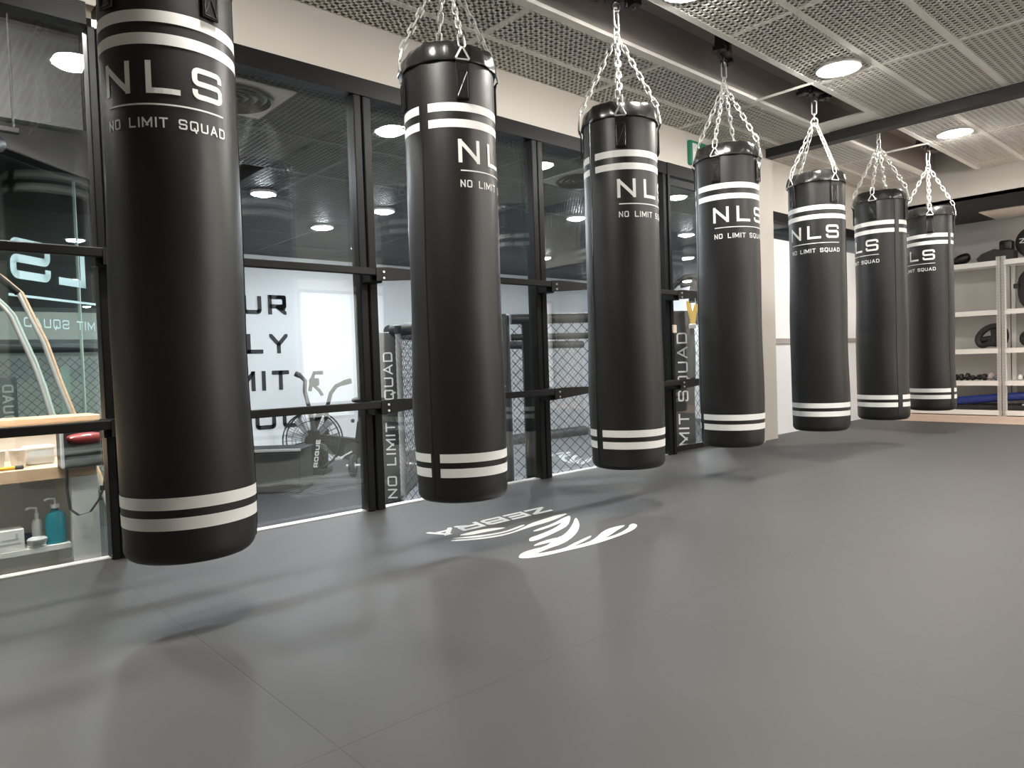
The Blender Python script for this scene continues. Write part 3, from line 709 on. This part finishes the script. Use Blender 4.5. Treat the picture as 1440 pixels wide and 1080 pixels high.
def fence(a, b, label, rails=((TOP, .055),), z0_=F2 + .04, post_at=(), z1=None):
    L = math.hypot(b[0] - a[0], b[1] - a[1]); rz = math.atan2(b[1] - a[1], b[0] - a[0])
    g_ = .075; a = (a[0] + g_ * math.cos(rz), a[1] + g_ * math.sin(rz)); L -= 2 * g_
    t = thing('cage_fence', label, 'fence', (a[0], a[1], 0), rz, 'chain-link panels of the fighting cage')
    for z, r in rails: MB().tube([(0.0, 0, z - r), (L, 0, z - r)], r, 14).build('padded_rail', 'pad', t, True)
    m = MB(); chainlink(m, L, z0_, (z1 or TOP) - .08, lambda u, v: (u, 0, v)); m.build('chain_link', 'wire', t)
    MB().tube([(0, 0, z0_), (L, 0, z0_)], .018, 8).build('bottom_tube', 'frame', t, True)
    for u in post_at: MB().rbox(u - .03, u + .03, -.03, .03, F2, TOP - .03, .006, 1).build('gate_post', 'frame', t)
    return t
fence(P3, P4, 'chain-link cage side with gate post between the second and third bags', ((TOP, .040), (.945, .026)), post_at=(.12,))
fence(P3, P1, 'chain-link cage side running back behind the second bag')
fence(P4, P5, 'chain-link cage side nearest the glass, seen right of the third bag')
fence((6.1, 8.1), (9.0, 8.1), 'far chain-link cage side against the white wall', ((1.05, .06), (F2 + .20, .09)))
fence(P1, (6.0, 8.0), 'chain-link cage side behind the second bag toward the far wall')
a_ = math.atan2(P4[1] - P3[1], P4[0] - P3[0])
pad_post((P3[0] - .03, P3[1]), a_ - .5, 'dark padded cage post right beside the second punching bag')
pad_post((P4[0], P4[1]), rad(-42), 'tall dark padded cage post with vertical white lettering by the door', .20)
pad_post(P1, rad(-42), 'dark padded cage post with vertical lettering between rope and second bag', .16, z1=1.03)
struct(MB().prism([P3, P4, P5, (7.0, 4.42), (9.0, 6.0), (9.0, 8.1), (6.0, 8.1), P1], 'z', F2, F2 + .05).build('floor_cage', 'cage_floor')).name = 'floor'
z2 = copy_tree(z0); z2.location = (6.75, 6.15, F2 + .051); z2.rotation_euler.z = rad(200); z2.scale = (1.6, 1.6, 1)
z2['label'] = 'white emblem printed on the cage floor, seen through the chain-link left of the third bag'
# battle rope hanging at the cage corner
rp = thing('battle_rope', 'thick braided grey rope hanging down beside the cage corner', 'rope', (3.385, 5.19, 0))
for k in range(3):
    pts = []
    for i in range(100):
        z = 1.05 - 1.45 * i / 99; a = 2 * PI * k / 3 + i * .62; g = .013 * min(1, .45 + i / 14)
        pts.append((g * math.cos(a) + .0, g * math.sin(a), z))
    MB().tube(pts, .016, 7).build('strand', 'rope', rp, True)
MB().tube([(0, 0, 1.0), (0, 0, 1.07)], .03, 10).build('hanging_loop', 'rubber', rp)
# curved black handles with yellow straps
hd = thing('suspension_handles', 'black curved handles with yellow straps hanging just behind the glass door', 'trainer', (4.89, 3.285, -.055), rad(-42)); hd.scale = (1.077, 1.077, 1.077)
MB().tube([(-.115, 0, 1.235), (-.06, 0, 1.285), (-.01, 0, 1.315), (.05, 0, 1.315), (.09, 0, 1.28)], .019, 12).build('handle', 'rubber', hd, True)
MB().tube([(-.055, -.02, 1.243), (0, -.02, 1.253), (.05, -.02, 1.262)], .013, 10).build('handle', 'rubber', hd, True)
MB().ribbon([(.06, 0, 1.30), (.035, 0, 1.20), (.03, 0, 1.12)], .045, (1, 0, 0), .02).build('hanger_strap', 'rubber', hd)
MB().ribbon([(.005, 0, 1.135), (.01, 0, 1.08), (.03, 0, 1.0), (.03, 0, .965)], .034, (1, 0, 0), .012).build('yellow_strap', 'yellow', hd)
MB().ribbon([(.065, -.01, 1.11), (.05, -.01, 1.06), (.035, -.01, 1.0), (.03, -.01, .965)], .034, (1, 0, 0), .012).build('yellow_strap', 'yellow', hd)
MB().rbox(.005, .055, -.015, .015, .93, .965, .004).build('buckle', 'alu', hd)
MB().ribbon([(.03, 0, .93), (.035, 0, .75), (.03, 0, .55)], .026, (1, 0, 0), .008).build('hanger_strap', 'rubber', hd)
MB().tube([(.07, 0, 1.29), (.075, .03, 1.1), (.08, .035, 1.02)], .010, 8).build('hook_bar', 'rubber', hd, True)

# ------------------------------------------------------------------ air bike (plane facing the camera)
bk = thing('air_bike', 'black air bike with large fan wheel and moving handles behind the glass', 'exercise bike', (4.08, 8.27, F2), rad(-42))
def B2(px, py): return ((px - 440) * .0089, (661 - py) * .0089)     # local x, z of the side view
fx, fz = B2(440, 614); FR = .355
cg = MB()
for y in (-.07, .07):
    cg.tube([(fx + FR * math.cos(a), y, fz + FR * math.sin(a)) for a in [2 * PI * i / 40 for i in range(40)]], .010, 6, closed=True)
    for r in (.12, .24): cg.tube([(fx + r * math.cos(a), y, fz + r * math.sin(a)) for a in [2 * PI * i / 30 for i in range(30)]], .004, 5, closed=True)
    for i in range(28):
        a = 2 * PI * i / 28; cg.tube([(fx + .05 * math.cos(a), y, fz + .05 * math.sin(a)), (fx + FR * math.cos(a), y, fz + FR * math.sin(a))], .003, 4)
cg.build('fan_cage', 'wire', bk, True)
fb = MB()
for i in range(9):
    a = 2 * PI * i / 9 + .1
    m = Matrix.Translation((fx, 0, fz)) @ Matrix.Rotation(-a, 4, 'Y') @ Matrix.Rotation(rad(35), 4, 'X')
    fb.box(.07, .32, -.004, .004, -.045, .045, m)
fb.build('fan_blades', 'fan', bk)
MB().tube([(fx, -.10, fz), (fx, .10, fz)], .075, 24).build('hub', 'frame', bk, True)
fm_ = MB()
for (p, q), w_ in ((((446, 648), (436, 600)), .035), (((455, 660), (440, 604)), .05), (((440, 612), (500, 622)), .04), (((500, 622), (525, 640)), .03), (((505, 618), (540, 652)), .03), (((440, 604), (452, 575)), .04)):
    a, b = B2(*p), B2(*q); fm_.tube([(a[0], 0, a[1]), (b[0], 0, b[1])], w_, 10)
fm_.build('frame', 'frame', bk, True)
for p0, p1, dy in (((438, 655), (448, 600), -.09), ((452, 655), (456, 600), .09)):
    a, b = B2(*p0), B2(*p1); m = MB().prism([(a[0] - .05, a[1]), (a[0] + .04, a[1]), (b[0] + .04, b[1]), (b[0] - .04, b[1])], 'y', dy - .02, dy + .02).build('side_plate', 'frame', bk)
lo = MB(); p = B2(447, 651); add_text(lo, text_polys('ROGUE', .052, .34, sw=.12, gap=.2), lambda u, v: (p[0] + .012 - v + u * .15, -.112, p[1] + u)); lo.build('lettering', 'white_print', bk)
MB().rbox(B2(425, 0)[0], B2(460, 0)[0], -.22, .22, 0, .06, .015).build('front_foot', 'frame', bk)
MB().rbox(B2(535, 0)[0], B2(548, 0)[0], -.22, .22, 0, .06, .015).build('rear_foot', 'frame', bk)
ch = [B2(*q) for q in ((448, 606), (500, 614), (512, 620), (505, 640), (495, 645), (470, 634))]
MB().prism(ch, 'y', -.06, .06).build('chain_guard', 'frame', bk)
c_ = B2(497, 631); MB().tube([(c_[0], -.075, c_[1]), (c_[0], .075, c_[1])], .11, 24).build('crank_disc', 'rubber', bk, True)
for dy, q in ((-.12, (480, 640)), (.12, (515, 620))):
    e = B2(*q); MB().tube([(c_[0], dy * .8, c_[1]), (e[0], dy, e[1])], .014, 8).rbox(e[0] - .05, e[0] + .05, dy - .05, dy + .05, e[1] - .015, e[1] + .015, .006).build('pedal', 'alu' if dy < 0 else 'rubber', bk)
for pts, gr, dy in (([(449, 600), (443, 568), (438, 545), (439, 530), (432, 523)], [(432, 523), (426, 520)], -.20), ([(452, 600), (456, 570), (462, 550), (470, 540), (480, 536)], [(480, 536), (492, 533)], .20)):
    P = [(B2(*q)[0], dy, B2(*q)[1]) for q in pts]; MB().tube(P, .026, 10).build('handle_arm', 'black_iron', bk, True)
    P = [(B2(*q)[0], dy, B2(*q)[1]) for q in gr]; MB().tube(P, .034, 10).build('hand_grip', 'rubber', bk, True)
P = [(B2(*q)[0], -.05, B2(*q)[1]) for q in ((440, 545), (444, 528), (447, 520), (459, 520))]; MB().tube(P, .024, 10).build('hand_grip', 'rubber', bk, True)
P = [(B2(*q)[0], 0, B2(*q)[1]) for q in ((442, 535), (452, 545), (456, 552))]; MB().tube(P, .02, 8).build('console_arm', 'black_iron', bk, True)
c2 = B2(445, 533); MB().rbox(c2[0] - .05, c2[0] + .05, -.07, .07, c2[1] - .05, c2[1] + .05, .02).build('console', 'frame', bk)
s0, s1 = B2(505, 604), B2(509, 566)
MB().tube([(s0[0], 0, s0[1]), (s1[0], 0, s1[1])], .03, 10).build('seat_post', 'alu', bk, True)
st_ = [B2(*q) for q in ((500, 616), (504, 590), (512, 590), (520, 604), (532, 618))]; MB().prism(st_, 'y', -.04, .04).build('seat_tower', 'frame', bk)
k_ = B2(497, 589); MB().blob((k_[0], 0, k_[1]), .025, .025, .025, 1, 10).build('knob', 'rubber', bk, True)
sa, sb = B2(497, 560), B2(532, 559)
MB().blob(((sa[0] + sb[0]) / 2, 0, sa[1]), .16, .12, .04, .8, 20).build('seat', 'leather', bk, True)
# barbell with small bumper plates
bb = thing('barbell', 'steel barbell with two black plates on the floor beyond the glass', 'barbell', (4.24, 7.58, F2 + .135), math.atan2(7.12 - 7.58, 4.72 - 4.24))
LBB = .82
MB().tube([(-.08, 0, 0), (LBB + .08, 0, 0)], .017, 12).build('bar', 'chrome', bb, True)
for x in (0, LBB):
    pl_ = MB().lathe([(.03, -.025), (.125, -.025), (.135, -.015), (.135, .015), (.125, .025), (.03, .025)], 36, cap=True, mtx=Matrix.Translation((x, 0, 0)) @ Matrix.Rotation(PI / 2, 4, 'Y')).build('weight_plate', 'rubber', bb, True)
    MB().tube([(x - .03, 0, 0), (x + .03, 0, 0)], .035, 16).build('plate_hub', 'alu' if x == 0 else 'red', pl_, True)
# low dark box
bx = thing('low_box', 'low black box with a pale top rim on the floor behind the first bag', 'box', (3.02, 7.36, F2), rad(-42))
MB().rbox(-.9, .42, 0, .5, 0, .44, .02).build('box_body', 'rubber', bx)
MB().rbox(-.91, .43, .0, .51, .44, .46, .006).build('lid', 'black_paint', bx)
MB().rbox(-.92, .44, -.012, .0, .44, .47, .004).build('front_rim', 'alu', bx)

# ------------------------------------------------------------------ reception corner at the left
dk = thing('reception_counter', 'white reception counter with oak worktop and open shelf behind the left glass pane', 'counter', (0, 4.2, F2))
MB().rbox(-2.5, .86, 0, .5, .79, .855, .004, 1).build('worktop', 'wood', dk)
MB().box(-2.5, .73, .02, .48, .43, .455).build('shelf', 'white_lam', dk)
MB().box(.74, .86, -.0, .48, 0, .79).build('end_panel', 'white_lam', dk)
MB().box(-2.5, .74, .46, .48, 0, .79).build('back_panel', 'white_lam', dk)
MB().box(-2.5, .74, .0, .46, 0, .02).build('bottom_board', 'white_lam', dk)
lg = thing('transaction_ledge', 'oak ledge on a white panel rising behind the reception counter', 'ledge', (0, 4.74, F2))
MB().rbox(-2.5, .99, -.04, .22, 1.045, 1.08, .004, 1).build('ledge_board', 'wood', lg)
MB().box(-2.5, .97, 0, .04, 0, 1.045).build('upright_panel', 'wall', lg)
CT = F2 + .856; SH = F2 + .456
def bottle(x, y, z, label, body, h=.17, r=.036, flat=.6):
    t = thing('pump_bottle', label, 'bottle', (x, y, z))
    MB().lathe([(r, 0), (r * 1.05, .02), (r * 1.05, h * .75), (r * .8, h * .88), (r * .35, h * .93), (r * .35, h)], 20).build('bottle_body', body, t, True).scale = (1, flat, 1)
    MB().tube([(0, 0, h), (0, 0, h + .02)], r * .45, 12).build('cap', 'plastic_white', t, True)
    MB().tube([(0, 0, h + .02), (0, 0, h + .045), (-.03, 0, h + .05), (-.045, 0, h + .042)], .006, 8).build('pump', 'plastic_white', t, True)
    return t
bottle(.675, 4.27, SH, 'teal hand sanitiser pump bottle on the counter shelf', 'teal_liquid', .18, .045)
bottle(.60, 4.31, SH, 'slim white pump bottle left of the teal bottle on the counter shelf', 'plastic_white', .14, .022, 1)
cbx = thing('carton', 'small white carton at the left end of the counter shelf', 'box', (.47, 4.27, SH))
MB().rbox(-.10, .065, -.04, .06, 0, .105, .003, 1).build('carton_body', 'plastic_white', cbx)
l = MB().box(-.06, .05, -.0412, -.0402, .035, .04).box(-.03, .04, -.0412, -.0402, .055, .06).box(.028, .038, -.0412, -.0402, .06, .085).build('print_lines', 'plastic_grey', cbx)
tw = thing('wipes_bag', 'crumpled pale plastic bag lying in front of the bottles on the counter shelf', 'bag', (.585, 4.235, SH + .004))
MB().blob((0, 0, .026), .042, .025, .024, 1, 16, wob=.25, seed=4).build('film', 'plastic_grey', tw, True)
ro = thing('tape_roll', 'dark blue tape roll behind the plastic bag on the counter shelf', 'roll', (.565, 4.40, SH))
MB().lathe([(.018, 0), (.032, 0), (.032, .045), (.018, .045), (.018, 0)], 24, cap=False).build('roll', 'blue_dark', ro, True)
for x, y, lb in ((.45, 4.33, 'white paper cup on the oak worktop, left of the other cup'), (.535, 4.31, 'white paper cup on the oak worktop beside the silver box')):
    c_ = thing('paper_cup', lb, 'cup', (x, y, CT), 0, 'paper cups on the worktop')
    MB().lathe([(.001, .004), (.028, .0), (.038, .088), (.040, .090), (.036, .088), (.027, .008), (.001, .006)], 24, cap=False).build('cup_wall', 'plastic_white', c_, True)
    MB().tube([(.0385 * math.cos(a), .0385 * math.sin(a), .089) for a in [2 * PI * i / 24 for i in range(24)]], .002, 6, closed=True).build('rim', 'plastic_white', c_, True)
sb_ = thing('silver_box', 'silver grey plastic box on the oak worktop beside the black basket', 'box', (.65, 4.40, CT))
MB().rbox(-.075, .05, -.05, .06, 0, .085, .012, 2).build('lower_shell', 'plastic_grey', sb_, True)
MB().rbox(-.078, .053, -.053, .063, .075, .095, .008, 2).build('lid', 'plastic_white', sb_, True)
pn = thing('marker_pen', 'yellow marker pen with black cap lying at the worktop edge', 'pen', (.46, 4.225, CT + .009), rad(4))
MB().tube([(-.09, 0, 0), (.05, 0, 0)], .009, 10).build('barrel', 'yellow', pn, True)
MB().tube([(.05, 0, 0), (.085, 0, 0)], .0105, 10).build('cap', 'rubber', pn, True)
# black basket with red pouch, strap hanging down
bs = thing('black_basket', 'black plastic basket with hanging strap at the counter front edge', 'basket', (.80, 4.13, CT - .005))
q = MB(); q.box(-.115, .095, -.06, .07, 0, .008).box(-.115, -.107, -.06, .07, 0, .19).box(.087, .095, -.06, .07, 0, .16).box(-.115, .095, .062, .07, 0, .20)
q.prism([(-.115, 0), (.095, 0), (.095, .11), (.05, .10), (-.02, .095), (-.08, .10), (-.115, .18)], 'y', -.068, -.060)
q.build('tray', 'rubber', bs)
MB().rbox(-.10, .08, -.072, -.066, .03, .055, .003).rbox(-.10, .085, -.072, -.066, .07, .085, .003).build('front_rib', 'pad', bs)
MB().rbox(-.122, -.106, -.072, -.05, 0, .20, .006).build('corner_post', 'plastic_grey', bs)
MB().ribbon([(-.10, -.075, .0), (-.105, -.08, -.10), (-.095, -.08, -.20), (-.06, -.08, -.235), (-.01, -.08, -.225), (.03, -.08, -.17), (.055, -.08, -.11), (.065, -.075, -.05), (.068, -.072, 0)], .013, (1, .5, 0), .004).build('strap_loop', 'rubber', bs)
MB().ribbon([(.045, -.085, -.115), (.08, -.085, -.10), (.105, -.085, -.125), (.115, -.085, -.19), (.113, -.085, -.27)], .013, (1, .5, 0), .004).build('strap_tail', 'rubber', bs)
MB().rbox(.035, .060, -.09, -.078, -.125, -.10, .003).build('buckle', 'frame', bs)
rp_ = thing('red_pouch', 'dark red zipped pouch lying in the black basket', 'pouch', (.80, 4.115, CT + .098))
MB().blob((0, 0, .035), .085, .05, .03, .8, 20, wob=.05).build('pouch_body', 'red', rp_, True)
MB().tube([(-.075, -.03, .045), (0, -.045, .055), (.075, -.025, .04), (.09, 0, .03)], .004, 6).build('piping', 'white_print', rp_, True)
# angled glass partition with mirrored sign
ang = rad(43); ux, uy = math.cos(ang), math.sin(ang)
A0 = Vector((1.42, 6.83, 0))
pt = sempty('window_7', (A0.x, A0.y, F2)); pt.rotation_euler.z = ang
MB().box(-3.0, .35, -.006, .006, .02, 2.90).build('pane', 'glass_green', pt)
MB().box(-3.0, .35, -.03, .03, 2.90, 2.95).build('head_frame', 'frame', pt)
MB().box(-1.12, -1.06, -.03, .03, 0, 2.9).box(.33, .38, -.03, .03, 0, 2.9).build('mullion', 'frame', pt)
MB().box(-.155, -.148, -.012, .012, 0.02, 2.9).build('pane_joint', 'tape', pt)
hw_ = MB().box(-3.0, .45, -.05, .05, 2.955, 3.34).build('wall_reception', 'wall'); hw_.location = (A0.x, A0.y, F2); hw_.rotation_euler.z = ang; struct(hw_)
sg_ = thing('mirrored_sign', 'pale teal lettering printed on the angled glass, seen mirrored from behind', 'sign', (A0.x, A0.y, 0), ang)
sl_ = MB()
for ch, uR, w_ in (('S', -.47, .40), ('L', -.075, .31), ('N', .52, .36)):
    add_text(sl_, [[(uR - a * .29, 1.455 + b * .30) for a, b in q] for q in strokes(ch, w_ / .29, .10)], lambda u, v: (u, -.009, v))
sl_.build('lettering', 'teal_print', sg_)
MB().box(-.90, .75, -.010, -.008, 1.322, 1.340).build('underline', 'teal_print', sg_)
tt = MB(); add_text(tt, text_polys('NO LIMIT SQUAD', .072, 1.17, sw=.075, gap=.32), lambda u, v: (.40 - u, -.009, 1.105 + v)); tt.build('tagline', 'teal_print', sg_)
# beyond the angled glass: pale bulkhead, lamp-lit corner and a second stretch of cage
struct(MB().box(-3.9, 2.2, 9.25, 9.35, F2, 3.4).build('wall_lobby', 'beam'))
struct(MB().box(-.9, 2.2, 8.9, 8.95, 1.13, 1.42).build('trim_3', 'wall_grey'))
struct(MB().box(-3.9, 2.2, 9.2, 9.24, F2, 1.02).build('wall_lower', 'wall_grey')).name = 'wall_lobby'
f2 = fence((-.6, 8.3), (1.9, 8.3), 'chain-link cage stretch seen through the angled glass at far left', ((1.06, .045),), z1=1.0)
f2p = thing('cage_post', 'dark padded post with mirrored vertical lettering behind the angled glass', 'post', (.87, 8.22, F2), 0, 'padded cage posts')
MB().rbox(-.17, .17, -.05, .05, 0.0, 1.32, .02, 3).build('pad', 'pad', f2p, True)
vtext(f2p, 'NO LIMIT SQUAD', 1.15, .09, lambda u, v: (.05 + v, -.0515, .10 + u))
tp = thing('glass_door_edge', 'pale green vertical profile behind the angled glass', 'profile', (1.36, 7.7, F2))
MB().box(-.045, .03, -.01, .01, 0, 1.40).build('profile', 'tape', tp)
MB().tube([(.05, -.02, .42), (.05, -.02, .62)], .014, 8).build('pull_handle', 'alu', tp, True)
# stair handrails
for pts, lb, ex_ in (([(.55, 6.0, 1.54), (.70, 6.0, 1.42), (.80, 6.0, 1.32), (.87, 6.0, 1.13), (.93, 6.0, .98), (1.01, 6.0, .68), (1.08, 6.0, .45), (1.22, 6.0, 0.0), (1.3, 6.0, -.3)], 'upper curved steel and wood handrail behind the left pane', 0),
                 ([(.58, 6.0, 1.37), (.71, 6.0, 1.22), (.75, 6.0, 1.16), (.80, 6.0, 1.01), (.855, 6.0, .85), (.905, 6.0, .67), (.95, 6.0, .46), (1.05, 6.0, 0.0), (1.12, 6.0, -.3)], 'lower curved steel handrail behind the left pane', 1)):
    h = thing('handrail', lb, 'handrail', (0, 0, 0), 0, 'stair handrails behind the left pane')
    MB().tube(pts, .015, 12).build('rail_tube', 'alu', h, True)
    MB().tube([(a + .022, b - .006, c) for a, b, c in pts], .010, 10).build('grip_strip', 'wood' if not ex_ else 'tape', h, True)
    if not ex_: MB().tube(pts[0:3], .024, 12).build('joint_sleeve', 'frame', h, True)
    MB().tube([(pts[-1][0], pts[-1][1], F2), pts[-1]], .02, 10).build('support_post', 'alu', h, True)
# track spotlight
sp_ = thing('track_spotlight', 'black spotlight on a short ceiling track behind the left pane', 'spotlight', (.53, 4.6, 1.90), rad(0))
MB().rbox(-.30, .125, -.02, .02, .13, .16, .004, 1).build('track', 'frame', sp_)
MB().tube([(.0, 0, .14), (.0, 0, .07)], .012, 10).build('stem', 'frame', sp_)
MB().tube([(0.03, .07, .08), (.0, .0, .06), (-.015, -.06, .03)], .045, 20).build('lamp_head', 'frame', sp_, True)
MB().tube([(-.0155, -.062, .029), (-.017, -.066, .027)], .032, 20).build('lens', 'plastic_grey', sp_)
MB().tube([(-.2, 0, .16), (-.2, 0, .86)], .006, 6).tube([(.1, 0, .16), (.1, 0, .86)], .006, 6).build('suspension_wire', 'frame', sp_)
struct(MB().box(-3.9, 1.02, 4.9, 5.0, 2.20, 2.76).build('trim_4', 'black_paint'))
# reception lamps; the four nearest the pane are unseen, added to brighten the counter
for x, y, lb in ((.2, 4.5, 'downlight above the reception counter'), (.35, 3.75, 'added unseen downlight close behind the left glass pane, brightening the counter'), (-.6, 3.9, 'added downlight behind the left glass pane, outside the frame, brightening the counter'), (.62, 3.5, 'added unseen downlight just behind the left glass post, brightening the counter'), (.05, 3.45, 'added unseen downlight just behind the left glass pane, brightening the counter shelf'), (.6, 7.8, 'downlight beyond the angled glass partition'), (-1.2, 4.4, 'downlight above the reception, outside the frame')):
    lamp(x, y, 2.745, 'w', lb, 'downlights of the reception')

# ------------------------------------------------------------------ camera, world, view
cam = bpy.data.cameras.new('camera'); co = bpy.data.objects.new('camera', cam); COL.objects.link(co)
cam.sensor_width = 36; cam.lens = 36 * 1000 / 1440; cam.clip_start = .05
yaw, pitch, roll = rad(47.9346), rad(-1.7093), rad(-1.8934)
f = Vector((math.cos(pitch) * math.cos(yaw), math.cos(pitch) * math.sin(yaw), math.sin(pitch)))
r0 = Vector((math.sin(yaw), -math.cos(yaw), 0)); u0 = r0.cross(f)
r = r0 * math.cos(roll) + u0 * math.sin(roll); u = -r0 * math.sin(roll) + u0 * math.cos(roll)
m3 = Matrix((r, u, -f)).transposed()
co.matrix_world = Matrix.Translation((0, 0, .72)) @ m3.to_4x4()
SC.camera = co
wd_ = bpy.data.worlds.new('world'); SC.world = wd_; wd_.use_nodes = True
wd_.node_tree.nodes['Background'].inputs[0].default_value = (.9, .92, 1, 1); wd_.node_tree.nodes['Background'].inputs[1].default_value = 0.05
vs = SC.view_settings; vs.view_transform = 'Standard'; vs.look = 'None'; vs.gamma = 1; vs.use_curve_mapping = False; vs.exposure = 1.0
SC.display_settings.display_device = 'sRGB'
SC.cycles.max_bounces = 10; SC.cycles.transparent_max_bounces = 24; SC.cycles.diffuse_bounces = 5; SC.cycles.sample_clamp_indirect = 6
SC.cycles.use_denoising = True
